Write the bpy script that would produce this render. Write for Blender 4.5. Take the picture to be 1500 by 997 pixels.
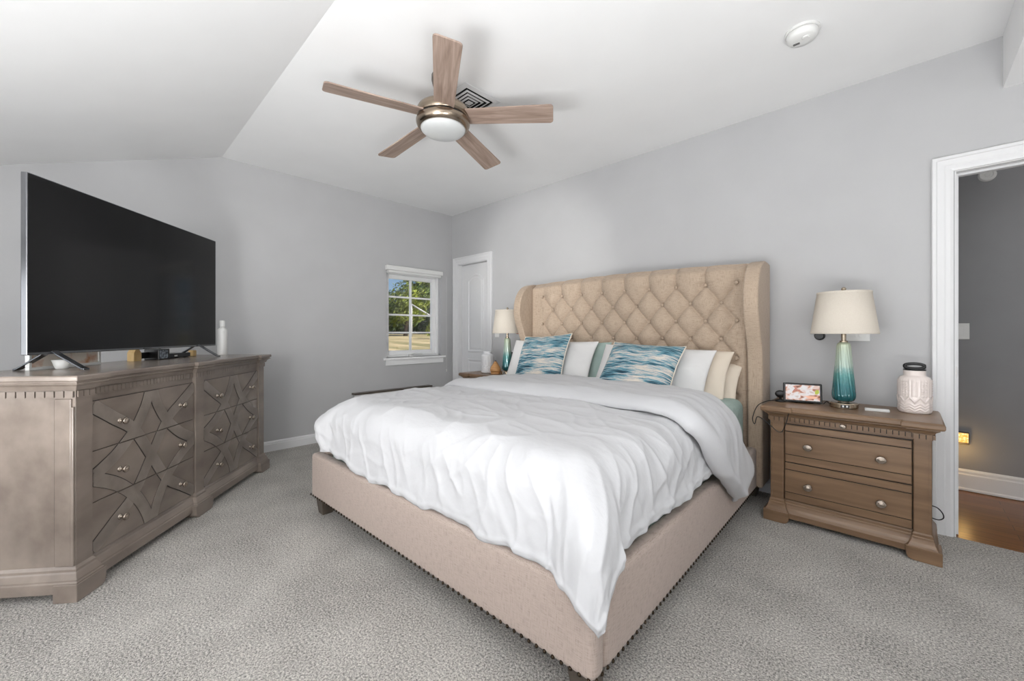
import bpy, bmesh, math, random
from mathutils import Vector, Matrix, noise
random.seed(7)
for o in list(bpy.data.objects): bpy.data.objects.remove(o)
SC = bpy.context.scene
COL = SC.collection
PI = math.pi
R = math.radians

# ------------------------------------------------------------------ camera, world, lights, exposure
FPX = 593.0
cam_d = bpy.data.cameras.new('camera')
cam = bpy.data.objects.new('camera', cam_d); COL.objects.link(cam)
cam.location = (0, 0, 1.13); cam.rotation_euler = (R(90), 0, R(44.2))
cam_d.sensor_fit = 'HORIZONTAL'; cam_d.sensor_width = 36.0
cam_d.lens = 36.0 * FPX / 1500.0
cam_d.shift_y = -11.5 / 1500.0
cam_d.clip_start = 0.02; cam_d.clip_end = 300
SC.camera = cam
vs = SC.view_settings
SC.display_settings.display_device = 'sRGB'
vs.view_transform = 'Standard'; vs.look = 'None'; vs.exposure = -0.05; vs.gamma = 1.0
vs.use_curve_mapping = False

world = bpy.data.worlds.new('world'); SC.world = world; world.use_nodes = True
wn = world.node_tree.nodes; wl = world.node_tree.links
bgn = wn['Background']
sky = wn.new('ShaderNodeTexSky'); sky.sky_type = 'HOSEK_WILKIE'
sky.sun_direction = (0.5, -0.35, 0.8); sky.turbidity = 3.0
wl.new(sky.outputs['Color'], bgn.inputs['Color']); bgn.inputs['Strength'].default_value = 2.4

def light(name, kind, loc, energy, color=(1, 1, 1), size=None, size_y=None, rot=None, target=None, spread=None):
    d = bpy.data.lights.new(name, kind); d.energy = energy; d.color = color
    if kind == 'AREA':
        d.shape = 'RECTANGLE'; d.size = size; d.size_y = size_y or size
        if spread: d.spread = spread
    elif kind == 'SUN': d.angle = size
    else: d.shadow_soft_size = size
    o = bpy.data.objects.new(name, d); COL.objects.link(o); o.location = loc
    if target is not None:
        o.rotation_euler = (Vector(target) - Vector(loc)).to_track_quat('-Z', 'Y').to_euler()
    elif rot: o.rotation_euler = rot
    return o
light('sun', 'SUN', (20, 10, 30), 7.5, (1, 0.95, 0.86), size=R(0.6), target=(20 - 10, 10 - 7, 30 - 13))
# daylight falling through the windows of the low wall behind the camera
light('daylight_right_window', 'AREA', (-0.35, -1.97, 1.2), 15, (1, 0.99, 0.97), 1.4, 0.8, target=(-4.2, 1.6, 1.4), spread=R(80))
light('daylight_left_window', 'AREA', (-2.65, -1.97, 1.12), 8, (0.99, 0.995, 1.0), 1.7, 0.95, target=(-2.95, 3.3, 1.3), spread=R(120))
light('side_window_fill', 'AREA', (2.37, 0.6, 1.35), 15, (1, 0.99, 0.97), 1.8, 1.3, rot=(0, R(90), 0))  # added fill, shining in at the unseen side window
g = light('sun_glint_left_window', 'SPOT', (-2.1, -1.74, 1.05), 330, (1, 0.99, 0.97), 0.10, target=(-2.85, 3.3, 1.75)); g.data.spot_size = R(25); g.data.spot_blend = 0.7
# added fill lights behind the camera, turned up to brighten the ceiling
light('bounce_fill', 'AREA', (-0.6, -1.3, 0.30), 118, (0.98, 0.99, 1.0), 1.2, 1.0, rot=(PI, 0, 0))
light('bounce_fill', 'AREA', (0.85, 0.0, 0.36), 72, (0.98, 0.99, 1.0), 1.2, 1.0, rot=(PI, 0, 0))
light('hall_fill', 'AREA', (1.5, 3.9, 2.6), 6.0, (1, 0.97, 0.93), 0.4, 0.4, rot=(0, 0, 0))  # unseen fill added to light the hall, no fixture there

# ------------------------------------------------------------------ helpers
def lin(c): return tuple(((v / 255) / 12.92 if v / 255 <= 0.04045 else ((v / 255 + 0.055) / 1.055) ** 2.4) for v in c)
def rgba(c): return (*lin(c), 1.0)

def mat(name, c1, c2=None, rough=0.5, metal=0.0, scale=(10, 10, 10), detail=4, ramp=(0.35, 0.65), bump=0.0, bump_scale=None,
        coat=0.0, spec=0.5, sheen=0.0, distort=0.0, bump_dist=0.002, bump_detail=3):
    m = bpy.data.materials.new(name); m.use_nodes = True
    n = m.node_tree.nodes; l = m.node_tree.links; b = n['Principled BSDF']
    b.inputs['Roughness'].default_value = rough; b.inputs['Metallic'].default_value = metal
    b.inputs['Specular IOR Level'].default_value = spec
    b.inputs['Coat Weight'].default_value = coat; b.inputs['Coat Roughness'].default_value = 0.15
    b.inputs['Sheen Weight'].default_value = sheen
    b.inputs['Base Color'].default_value = rgba(c1)
    tc = n.new('ShaderNodeTexCoord')
    if c2 is not None:
        mp = n.new('ShaderNodeMapping'); mp.inputs['Scale'].default_value = scale
        l.new(tc.outputs['Object'], mp.inputs['Vector'])
        nz = n.new('ShaderNodeTexNoise'); nz.inputs['Scale'].default_value = 1.0
        nz.inputs['Detail'].default_value = detail; nz.inputs['Distortion'].default_value = distort
        l.new(mp.outputs['Vector'], nz.inputs['Vector'])
        cr = n.new('ShaderNodeValToRGB')
        cr.color_ramp.elements[0].position = ramp[0]; cr.color_ramp.elements[0].color = rgba(c1)
        cr.color_ramp.elements[1].position = ramp[1]; cr.color_ramp.elements[1].color = rgba(c2)
        l.new(nz.outputs['Fac'], cr.inputs['Fac']); l.new(cr.outputs['Color'], b.inputs['Base Color'])
    if bump:
        mp2 = n.new('ShaderNodeMapping'); mp2.inputs['Scale'].default_value = bump_scale or scale
        l.new(tc.outputs['Object'], mp2.inputs['Vector'])
        nb = n.new('ShaderNodeTexNoise'); nb.inputs['Scale'].default_value = 1.0; nb.inputs['Detail'].default_value = bump_detail
        l.new(mp2.outputs['Vector'], nb.inputs['Vector'])
        bp = n.new('ShaderNodeBump'); bp.inputs['Strength'].default_value = bump; bp.inputs['Distance'].default_value = bump_dist
        l.new(nb.outputs['Fac'], bp.inputs['Height']); l.new(bp.outputs['Normal'], b.inputs['Normal'])
    return m

def empty(name, loc=(0, 0, 0), rz=0.0, parent=None):
    o = bpy.data.objects.new(name, None); o.empty_display_size = 0.1; COL.objects.link(o)
    o.location = loc; o.rotation_euler = (0, 0, rz)
    if parent: o.parent = parent
    return o
def tag(o, label, cat, group=None, kind=None):
    o['label'] = label; o['category'] = cat
    if group: o['group'] = group
    if kind: o['kind'] = kind
    return o
def thing(name, label, cat, loc=(0, 0, 0), rz=0.0, group=None):
    return tag(empty(name, loc, rz), label, cat, group)
def obj(name, bm, m, parent=None, smooth=False, bevel=0.0, segs=2, angle=40, label=None, subsurf=0):
    me = bpy.data.meshes.new(name)
    bmesh.ops.recalc_face_normals(bm, faces=bm.faces[:])
    bm.to_mesh(me); bm.free()
    o = bpy.data.objects.new(name, me); COL.objects.link(o)
    if m: me.materials.append(m)
    if parent: o.parent = parent
    if bevel:
        b = o.modifiers.new('bevel', 'BEVEL'); b.width = bevel; b.segments = segs; b.limit_method = 'ANGLE'; b.angle_limit = R(angle)
        b.harden_normals = False
    if subsurf:
        s = o.modifiers.new('sub', 'SUBSURF'); s.levels = subsurf; s.render_levels = subsurf
    if smooth:
        for p in me.polygons: p.use_smooth = True
    if label: o['label'] = label
    return o
def struct(name, bm, m, parent=None, **k):
    o = obj(name, bm, m, parent, **k)
    if not parent: o['kind'] = 'structure'
    return o
def BM(): return bmesh.new()
def box(bm, x0, x1, y0, y1, z0, z1):
    v = [bm.verts.new(p) for p in ((x0, y0, z0), (x1, y0, z0), (x1, y1, z0), (x0, y1, z0), (x0, y0, z1), (x1, y0, z1), (x1, y1, z1), (x0, y1, z1))]
    for f in ((0, 3, 2, 1), (4, 5, 6, 7), (0, 1, 5, 4), (1, 2, 6, 5), (2, 3, 7, 6), (3, 0, 4, 7)): bm.faces.new([v[i] for i in f])
    return bm
def bxm(*a): return box(BM(), *a)
def prism(bm, pts, h0, h1, axis='z'):
    def P(p, h):
        return {'z': (p[0], p[1], h), 'y': (p[0], h, p[1]), 'x': (h, p[0], p[1])}[axis]
    a = [bm.verts.new(P(p, h0)) for p in pts]; b = [bm.verts.new(P(p, h1)) for p in pts]
    n = len(pts)
    bm.faces.new(a[::-1]); bm.faces.new(b)
    for i in range(n): bm.faces.new((a[i], a[(i + 1) % n], b[(i + 1) % n], b[i]))
    return bm
def lathe(bm, prof, c=(0, 0, 0), seg=32, axis='z', sx=1, sy=1):
    rings = []
    for r, h in prof:
        if r < 1e-6:
            p = {'z': (c[0], c[1], c[2] + h), 'y': (c[0], c[1] + h, c[2]), 'x': (c[0] + h, c[1], c[2])}[axis]
            rings.append([bm.verts.new(p)])
        else:
            ring = []
            for i in range(seg):
                a = 2 * PI * i / seg; u, w = r * math.cos(a) * sx, r * math.sin(a) * sy
                p = {'z': (c[0] + u, c[1] + w, c[2] + h), 'y': (c[0] + u, c[1] + h, c[2] + w), 'x': (c[0] + h, c[1] + u, c[2] + w)}[axis]
                ring.append(bm.verts.new(p))
            rings.append(ring)
    for A, B in zip(rings[:-1], rings[1:]):
        if len(A) == 1 and len(B) == 1: continue
        for i in range(seg):
            j = (i + 1) % seg
            if len(A) == 1: bm.faces.new((A[0], B[i], B[j]))
            elif len(B) == 1: bm.faces.new((A[i], A[j], B[0]))
            else: bm.faces.new((A[i], A[j], B[j], B[i]))
    if len(rings[0]) > 1: bm.faces.new(rings[0][::-1])
    if len(rings[-1]) > 1: bm.faces.new(rings[-1])
    return bm
def offset(poly, d):
    n = len(poly); out = []
    for i in range(n):
        p0 = Vector(poly[i - 1]); p1 = Vector(poly[i]); p2 = Vector(poly[(i + 1) % n])
        d1 = (p1 - p0).normalized(); d2 = (p2 - p1).normalized()
        n1 = Vector((d1.y, -d1.x)); n2 = Vector((d2.y, -d2.x))
        k = (n1 + n2); k = k / max(k.dot(k) / 2, 1e-6)
        out.append((p1 + k * d)[:])
    return out
def stack(bm, plan, prof):
    """plan: CCW polygon; prof: (outward offset, height) from bottom to top, closed with caps"""
    loops = []
    for off, z in prof:
        loops.append([bm.verts.new((x, y, z)) for x, y in offset(plan, off)])
    n = len(plan)
    for A, B in zip(loops[:-1], loops[1:]):
        for i in range(n):
            j = (i + 1) % n
            bm.faces.new((A[i], A[j], B[j], B[i]))
    bm.faces.new(loops[0][::-1]); bm.faces.new(loops[-1])
    return bm
def tube(bm, pts, r, seg=8, closed=False):
    pts = [Vector(p) for p in pts]; n = len(pts); rings = []
    for i, p in enumerate(pts):
        if closed: t = (pts[(i + 1) % n] - pts[i - 1])
        else: t = pts[min(i + 1, n - 1)] - pts[max(i - 1, 0)]
        t.normalize()
        a = t.cross(Vector((0, 0, 1)))
        if a.length < 1e-3: a = t.cross(Vector((0, 1, 0)))
        a.normalize(); b = t.cross(a)
        rr = r[i] if isinstance(r, (list, tuple)) else r
        rings.append([bm.verts.new(p + (a * math.cos(2 * PI * k / seg) + b * math.sin(2 * PI * k / seg)) * rr) for k in range(seg)])
    m = n if closed else n - 1
    for i in range(m):
        A = rings[i]; B = rings[(i + 1) % n]
        for k in range(seg): bm.faces.new((A[k], A[(k + 1) % seg], B[(k + 1) % seg], B[k]))
    if not closed: bm.faces.new(rings[0][::-1]); bm.faces.new(rings[-1])
    return bm
def smooth_path(pts, n=8):
    pts = [Vector(p) for p in pts]; out = []
    for i in range(len(pts) - 1):
        p0 = pts[max(i - 1, 0)]; p1 = pts[i]; p2 = pts[i + 1]; p3 = pts[min(i + 2, len(pts) - 1)]
        for k in range(n):
            t = k / n
            out.append(0.5 * ((2 * p1) + (p2 - p0) * t + (2 * p0 - 5 * p1 + 4 * p2 - p3) * t * t + (3 * p1 - p0 - 3 * p2 + p3) * t ** 3))
    out.append(pts[-1]); return out
def sst(a, b, x):
    t = min(max((x - a) / (b - a), 0), 1); return t * t * (3 - 2 * t)
def lerp(a, b, t): return a + (b - a) * t
def interp(tab, x):
    if x <= tab[0][0]: return tab[0][1]
    for (a, va), (b, vb) in zip(tab[:-1], tab[1:]):
        if x <= b: return lerp(va, vb, (x - a) / (b - a))
    return tab[-1][1]
def copy_tree(o, parent=None):
    c = o.copy(); COL.objects.link(c); c.parent = parent
    for ch in list(o.children): copy_tree(ch, c)
    return c

# ------------------------------------------------------------------ materials
M_wall = mat('wall_paint', (190, 190, 191), (187, 187, 188), rough=0.75, spec=0.25, scale=(3, 3, 3), bump=0.05, bump_scale=(220, 220, 220), bump_dist=0.001)
M_hallwall = mat('wall_paint_dim', (150, 150, 152), (146, 146, 148), rough=0.75, spec=0.25, scale=(3, 3, 3))  # grey wall paint darkened to stand in for the dim hall light
M_ceil = mat('ceiling_paint', (240, 240, 240), (238, 238, 238), rough=0.85, spec=0.2, scale=(3, 3, 3), bump=0.04, bump_scale=(200, 200, 200), bump_dist=0.001)
M_trim = mat('trim_white', (224, 224, 225), rough=0.35, spec=0.4)
M_vinyl = mat('window_white', (240, 240, 240), rough=0.35, spec=0.4)

def carpet_material():
    m = bpy.data.materials.new('carpet'); m.use_nodes = True
    n = m.node_tree.nodes; l = m.node_tree.links; b = n['Principled BSDF']
    b.inputs['Roughness'].default_value = 1.0; b.inputs['Specular IOR Level'].default_value = 0.1
    b.inputs['Sheen Weight'].default_value = 0.25
    tc = n.new('ShaderNodeTexCoord')
    def nz(scale, detail, rough=0.6):
        t = n.new('ShaderNodeTexNoise'); t.inputs['Scale'].default_value = scale; t.inputs['Detail'].default_value = detail
        t.inputs['Roughness'].default_value = rough; l.new(tc.outputs['Object'], t.inputs['Vector']); return t
    a = nz(130, 3, 0.75); c = nz(2.2, 3); d = nz(330, 1)
    mx = n.new('ShaderNodeMath'); mx.operation = 'MULTIPLY_ADD'; mx.inputs[1].default_value = 0.45
    l.new(d.outputs['Fac'], mx.inputs[0]); l.new(a.outputs['Fac'], mx.inputs[2])
    mx2 = n.new('ShaderNodeMath'); mx2.operation = 'MULTIPLY_ADD'; mx2.inputs[1].default_value = 0.22
    l.new(c.outputs['Fac'], mx2.inputs[0]); l.new(mx.outputs[0], mx2.inputs[2])
    r = n.new('ShaderNodeValToRGB'); r.color_ramp.elements[0].position = 0.66; r.color_ramp.elements[1].position = 1.0
    r.color_ramp.elements[0].color = rgba((76, 71, 66)); r.color_ramp.elements[1].color = rgba((236, 231, 223))
    l.new(mx2.outputs[0], r.inputs['Fac']); l.new(r.outputs['Color'], b.inputs['Base Color'])
    bp = n.new('ShaderNodeBump'); bp.inputs['Strength'].default_value = 0.9; bp.inputs['Distance'].default_value = 0.012
    l.new(mx.outputs[0], bp.inputs['Height']); l.new(bp.outputs['Normal'], b.inputs['Normal'])
    return m
M_carpet = carpet_material()

def plank_material(name, c1, c2, c3):
    m = bpy.data.materials.new(name); m.use_nodes = True
    n = m.node_tree.nodes; l = m.node_tree.links; b = n['Principled BSDF']
    b.inputs['Roughness'].default_value = 0.28
    tc = n.new('ShaderNodeTexCoord')
    br = n.new('ShaderNodeTexBrick'); br.inputs['Scale'].default_value = 1.0
    br.inputs['Brick Width'].default_value = 0.9; br.inputs['Row Height'].default_value = 0.08
    br.inputs['Mortar Size'].default_value = 0.0015; br.inputs['Color1'].default_value = rgba(c1); br.inputs['Color2'].default_value = rgba(c2)
    br.inputs['Mortar'].default_value = rgba(c3)
    l.new(tc.outputs['Object'], br.inputs['Vector'])
    mp = n.new('ShaderNodeMapping'); mp.inputs['Scale'].default_value = (4, 60, 1); l.new(tc.outputs['Object'], mp.inputs['Vector'])
    nz = n.new('ShaderNodeTexNoise'); nz.inputs['Scale'].default_value = 1; nz.inputs['Detail'].default_value = 5; l.new(mp.outputs['Vector'], nz.inputs['Vector'])
    mx = n.new('ShaderNodeMix'); mx.data_type = 'RGBA'; mx.blend_type = 'MULTIPLY'; mx.inputs['Factor'].default_value = 0.6
    l.new(br.outputs['Color'], mx.inputs['A'])
    cr = n.new('ShaderNodeValToRGB'); cr.color_ramp.elements[0].position = 0.3; cr.color_ramp.elements[0].color = (0.45, 0.4, 0.35, 1); cr.color_ramp.elements[1].position = 0.65
    l.new(nz.outputs['Fac'], cr.inputs['Fac']); l.new(cr.outputs['Color'], mx.inputs['B'])
    l.new(mx.outputs['Result'], b.inputs['Base Color'])
    return m
M_hallfloor = plank_material('oak_floor', (150, 98, 46), (126, 78, 34), (48, 28, 12))

def glass_material():
    m = bpy.data.materials.new('window_glass'); m.use_nodes = True
    n = m.node_tree.nodes; l = m.node_tree.links
    for x in list(n):
        if x.type != 'OUTPUT_MATERIAL': n.remove(x)
    out = [x for x in n if x.type == 'OUTPUT_MATERIAL'][0]
    t = n.new('ShaderNodeBsdfTransparent'); g = n.new('ShaderNodeBsdfGlossy'); g.inputs['Roughness'].default_value = 0.02
    mx = n.new('ShaderNodeMixShader'); mx.inputs[0].default_value = 0.05
    l.new(t.outputs[0], mx.inputs[1]); l.new(g.outputs[0], mx.inputs[2]); l.new(mx.outputs[0], out.inputs['Surface'])
    return m
M_glass = glass_material()

M_dresser = mat('greywashed_wood', (113, 102, 94), (148, 136, 126), rough=0.27, scale=(2.5, 6, 5), detail=6, ramp=(0.3, 0.7), bump=0.08, bump_scale=(8, 60, 60), coat=0.15)
M_strap = mat('greywashed_wood_strap', (114, 104, 97), (144, 134, 125), rough=0.36, scale=(9, 9, 9), detail=6, ramp=(0.3, 0.7), coat=0.15)
M_dark = mat('glaze_and_gap_shade', (30, 25, 22), rough=0.7)  # glaze in the grooves, and painted shade in the drawer and dentil gaps
M_night = mat('washed_wood_warm_lit', (110, 85, 62), (136, 108, 82), rough=0.38, scale=(2.5, 9, 30), detail=6, ramp=(0.3, 0.7), bump=0.08, bump_scale=(8, 60, 60), coat=0.12)  # same washed wood, warmer light on this side put into the colour
M_knob = mat('antique_pewter', (180, 168, 156), (146, 134, 122), rough=0.24, metal=0.9, scale=(60, 60, 60))
def linen(name, c1, c2):
    m = bpy.data.materials.new(name); m.use_nodes = True
    n = m.node_tree.nodes; l = m.node_tree.links; b = n['Principled BSDF']
    b.inputs['Roughness'].default_value = 0.9; b.inputs['Specular IOR Level'].default_value = 0.15; b.inputs['Sheen Weight'].default_value = 0.15
    tc = n.new('ShaderNodeTexCoord'); outs = []
    for sc in ((30, 30, 620), (560, 560, 26)):
        mp = n.new('ShaderNodeMapping'); mp.inputs['Scale'].default_value = sc; l.new(tc.outputs['Object'], mp.inputs['Vector'])
        z = n.new('ShaderNodeTexNoise'); z.inputs['Scale'].default_value = 1; z.inputs['Detail'].default_value = 2.5; l.new(mp.outputs['Vector'], z.inputs['Vector']); outs.append(z)
    ad = n.new('ShaderNodeMath'); ad.operation = 'ADD'; l.new(outs[0].outputs['Fac'], ad.inputs[0]); l.new(outs[1].outputs['Fac'], ad.inputs[1])
    r = n.new('ShaderNodeValToRGB'); r.color_ramp.elements[0].position = 0.72; r.color_ramp.elements[1].position = 1.25
    r.color_ramp.elements[0].color = rgba(c1); r.color_ramp.elements[1].color = rgba(c2)
    mr = n.new('ShaderNodeMath'); mr.operation = 'MULTIPLY'; mr.inputs[1].default_value = 1.0; l.new(ad.outputs[0], mr.inputs[0])
    l.new(mr.outputs[0], r.inputs['Fac']); l.new(r.outputs['Color'], b.inputs['Base Color'])
    bp = n.new('ShaderNodeBump'); bp.inputs['Strength'].default_value = 0.35; bp.inputs['Distance'].default_value = 0.0012
    l.new(ad.outputs[0], bp.inputs['Height']); l.new(bp.outputs['Normal'], b.inputs['Normal'])
    return m
M_linen = linen('linen_beige', (150, 131, 113), (186, 167, 148))
M_linen_rail = linen('linen_rail', (152, 137, 127), (184, 168, 158))
M_bedleg = mat('bed_leg_wood', (70, 62, 54), (86, 77, 68), rough=0.4, scale=(20, 20, 4))
M_nail = mat('bronze_nail', (70, 60, 50), rough=0.3, metal=1.0)
M_white = mat('white_cotton', (199, 199, 201), rough=0.85, spec=0.2, sheen=0.1, bump=0.3, bump_scale=(9, 15, 9), bump_dist=0.016, bump_detail=5)
M_white_p = mat('white_pillowcase', (224, 223, 222), rough=0.85, spec=0.2, bump=0.35, bump_scale=(10, 16, 10), bump_dist=0.014, bump_detail=4)
M_cream = mat('cream_pillowcase', (222, 210, 194), rough=0.85, spec=0.2, bump=0.3, bump_scale=(10, 16, 10), bump_dist=0.012, bump_detail=4)
M_teal = mat('pale_teal_sheet', (162, 182, 176), (174, 192, 186), rough=0.8, spec=0.2, scale=(6, 6, 6), bump=0.5, bump_scale=(5, 14, 24), bump_dist=0.03, bump_detail=3)

def streak_material():
    m = bpy.data.materials.new('ikat_streak'); m.use_nodes = True
    n = m.node_tree.nodes; l = m.node_tree.links; b = n['Principled BSDF']
    b.inputs['Roughness'].default_value = 0.8; b.inputs['Specular IOR Level'].default_value = 0.25
    tc = n.new('ShaderNodeTexCoord')
    mp = n.new('ShaderNodeMapping'); mp.inputs['Scale'].default_value = (10, 150, 10); l.new(tc.outputs['Object'], mp.inputs['Vector'])
    a = n.new('ShaderNodeTexNoise'); a.inputs['Scale'].default_value = 1; a.inputs['Detail'].default_value = 3; a.inputs['Distortion'].default_value = 0.15
    l.new(mp.outputs['Vector'], a.inputs['Vector'])
    mp2 = n.new('ShaderNodeMapping'); mp2.inputs['Scale'].default_value = (3.0, 14, 3); l.new(tc.outputs['Object'], mp2.inputs['Vector'])
    c = n.new('ShaderNodeTexNoise'); c.inputs['Scale'].default_value = 1; c.inputs['Detail'].default_value = 2; l.new(mp2.outputs['Vector'], c.inputs['Vector'])
    mx = n.new('ShaderNodeMath'); mx.operation = 'MULTIPLY_ADD'; mx.inputs[1].default_value = 0.69
    l.new(c.outputs['Fac'], mx.inputs[0]); l.new(a.outputs['Fac'], mx.inputs[2])
    r = n.new('ShaderNodeValToRGB'); e = r.color_ramp.elements
    e[0].position = 0.60; e[0].color = rgba((38, 62, 76)); e[1].position = 1.12; e[1].color = rgba((226, 217, 203))
    for p, cc in ((0.72, (64, 104, 120)), (0.80, (104, 148, 162)), (0.87, (136, 170, 180)), (0.90, (206, 200, 192)), (0.96, (160, 168, 174)), (1.02, (218, 209, 196))):
        x = e.new(p); x.color = rgba(cc)
    l.new(mx.outputs[0], r.inputs['Fac']); l.new(r.outputs['Color'], b.inputs['Base Color'])
    return m
M_streak = streak_material()
M_piping = mat('cream_piping', (226, 217, 202), rough=0.8)

M_screen = mat('tv_screen', (10, 10, 11), rough=0.12, spec=0.35)
M_tvbody = mat('tv_dark_metal', (120, 121, 124), rough=0.22, metal=0.9)
M_tvleg = mat('tv_leg_metal', (92, 94, 98), rough=0.25, metal=0.9)
M_black = mat('black_plastic', (16, 16, 17), rough=0.3)
M_brass = mat('brushed_nickel', (186, 172, 152), rough=0.25, metal=1.0)
M_fanmetal = mat('fan_nickel', (165, 150, 134), (150, 136, 120), rough=0.24, metal=1.0, scale=(2, 2, 90))
M_fandark = mat('fan_bronze', (92, 84, 78), rough=0.4, metal=0.8)
M_frost = mat('frosted_glass', (205, 207, 207), rough=0.35, spec=0.5, coat=0.3)
M_blade = mat('blade_oak', (128, 108, 96), (174, 153, 140), rough=0.5, scale=(4, 46, 46), detail=6, ramp=(0.3, 0.7), distort=0.6)
M_plastic = mat('white_plastic', (228, 228, 226), rough=0.35)
M_shade = mat('lamp_shade_linen', (212, 203, 190), (218, 210, 198), rough=0.9, spec=0.1, scale=(300, 300, 300), bump=0.1, bump_scale=(400, 400, 400), bump_dist=0.0006)
M_ceram = mat('white_ceramic', (232, 220, 214), rough=0.22, spec=0.5, coat=0.3)
M_ceram2 = mat('grey_white_ceramic', (226, 226, 228), rough=0.3, spec=0.5, coat=0.2)
M_wood = mat('honey_wood', (196, 142, 88), (218, 166, 112), rough=0.45, scale=(8, 8, 60), detail=4)
M_pine = mat('pale_pine', (214, 178, 116), (226, 194, 138), rough=0.5, scale=(8, 40, 8))
M_copper = mat('copper_pink', (196, 128, 112), rough=0.3, metal=0.6)
M_ventdark = mat('vent_void', (12, 12, 12), rough=0.9)
M_lawn = mat('lawn_grass', (104, 104, 62), (184, 166, 132), rough=0.95, scale=(0.35, 0.9, 0.5), detail=6, ramp=(0.35, 0.62))
M_leaf = mat('leaf', (58, 88, 28), (170, 180, 74), rough=0.6, scale=(0.5, 0.5, 0.5), detail=4, ramp=(0.35, 0.65))
M_leafd = mat('leaf_shaded', (36, 50, 26), (70, 88, 44), rough=0.6, scale=(0.4, 0.4, 0.4), detail=4)  # leaf colour darkened, shade on the far trees put into it
M_bark = mat('bark', (70, 58, 48), (92, 78, 66), rough=0.9, scale=(3, 3, 0.6))
M_path = mat('pavement', (190, 190, 192), (206, 206, 206), rough=0.9, scale=(1, 1, 1))

def glassy_ombre():
    m = bpy.data.materials.new('ombre_glass'); m.use_nodes = True
    n = m.node_tree.nodes; l = m.node_tree.links; b = n['Principled BSDF']
    b.inputs['Roughness'].default_value = 0.07; b.inputs['Coat Weight'].default_value = 0.6; b.inputs['Coat Roughness'].default_value = 0.03
    b.inputs['Metallic'].default_value = 0.25
    tc = n.new('ShaderNodeTexCoord'); s = n.new('ShaderNodeSeparateXYZ'); l.new(tc.outputs['Object'], s.inputs[0])
    nz = n.new('ShaderNodeTexNoise'); nz.inputs['Scale'].default_value = 60; l.new(tc.outputs['Object'], nz.inputs['Vector'])
    mx = n.new('ShaderNodeMath'); mx.operation = 'MULTIPLY_ADD'; mx.inputs[1].default_value = 0.05; l.new(nz.outputs['Fac'], mx.inputs[0]); l.new(s.outputs['Z'], mx.inputs[2])
    r = n.new('ShaderNodeValToRGB'); e = r.color_ramp.elements
    mr = n.new('ShaderNodeMapRange'); mr.inputs['From Min'].default_value = 0.05; mr.inputs['From Max'].default_value = 0.41
    l.new(mx.outputs[0], mr.inputs['Value']); l.new(mr.outputs['Result'], r.inputs['Fac'])
    e[0].position = 0.0; e[0].color = rgba((22, 84, 92)); e[1].position = 1.0; e[1].color = rgba((196, 206, 178))
    for p, c in ((0.3, (44, 112, 116)), (0.48, (92, 150, 146)), (0.62, (176, 196, 184))):
        x = e.new(p); x.color = rgba(c)
    l.new(r.outputs['Color'], b.inputs['Base Color'])
    return m
M_ombre = glassy_ombre()

def emit_noise(name, cols, scale, strength):
    m = bpy.data.materials.new(name); m.use_nodes = True
    n = m.node_tree.nodes; l = m.node_tree.links; b = n['Principled BSDF']
    b.inputs['Roughness'].default_value = 0.15; b.inputs['Base Color'].default_value = (0.02, 0.02, 0.02, 1)
    tc = n.new('ShaderNodeTexCoord'); mp = n.new('ShaderNodeMapping'); mp.inputs['Scale'].default_value = scale; l.new(tc.outputs['Object'], mp.inputs['Vector'])
    nz = n.new('ShaderNodeTexNoise'); nz.inputs['Scale'].default_value = 1; nz.inputs['Detail'].default_value = 1.5; nz.inputs['Distortion'].default_value = 0.6; l.new(mp.outputs['Vector'], nz.inputs['Vector'])
    r = n.new('ShaderNodeValToRGB'); r.color_ramp.interpolation = 'EASE'; e = r.color_ramp.elements
    e[0].position = cols[0][0]; e[0].color = rgba(cols[0][1]); e[1].position = cols[-1][0]; e[1].color = rgba(cols[-1][1])
    for p, c in cols[1:-1]: x = e.new(p); x.color = rgba(c)
    l.new(nz.outputs['Fac'], r.inputs['Fac']); l.new(r.outputs['Color'], b.inputs['Emission Color']); b.inputs['Emission Strength'].default_value = strength
    return m
def emit_flat(name, c, s):
    m = bpy.data.materials.new(name); m.use_nodes = True; b = m.node_tree.nodes['Principled BSDF']
    b.inputs['Base Color'].default_value = rgba(c); b.inputs['Emission Color'].default_value = rgba(c); b.inputs['Emission Strength'].default_value = s
    return m

# ------------------------------------------------------------------ room shell
XL, YB, YF, XR, ZC = -4.345, 3.318, -1.80, 2.30, 2.685
YK = 0.78                                   # crease where the flat ceiling starts to slope
SL = (2.70 - 2.268) / (0.78 + 0.447)        # slope of the low part
ZK = ZC - SL * (YK - YF)                    # height of the low wall
WT = 0.14
struct('floor', bxm(XL - WT, XR + WT, YF - WT, YB, -0.12, 0), M_carpet)
struct('floor_hall', bxm(-1.2, XR + WT, YB, 4.36 + 0.1, -0.12, -0.004), M_hallfloor)
def wall_with_hole(name, axis, pos0, pos1, a0, a1, z0, z1, holes, m):
    """wall slab; axis 'x': runs along x, thickness pos0..pos1 in y; axis 'y': runs along y"""
    bm = BM()
    def B(u0, u1, w0, w1):
        if u1 - u0 < 1e-4 or w1 - w0 < 1e-4: return
        if axis == 'x': box(bm, u0, u1, pos0, pos1, w0, w1)
        else: box(bm, pos0, pos1, u0, u1, w0, w1)
    u = a0
    for h0, h1, k0, k1 in sorted(holes):
        B(u, h0, z0, z1); B(h0, h1, z0, k0); B(h0, h1, k1, z1); u = h1
    B(u, a1, z0, z1)
    return struct(name, bm, m)
# headboard wall with two door openings
wall_with_hole('wall_back', 'x', YB, YB + 0.12, XL - WT, XR + WT, -0.12, ZC, [(-4.22, -3.625, -0.12, 2.03), (0.195, 0.98, -0.12, 2.03)], M_wall)
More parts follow.
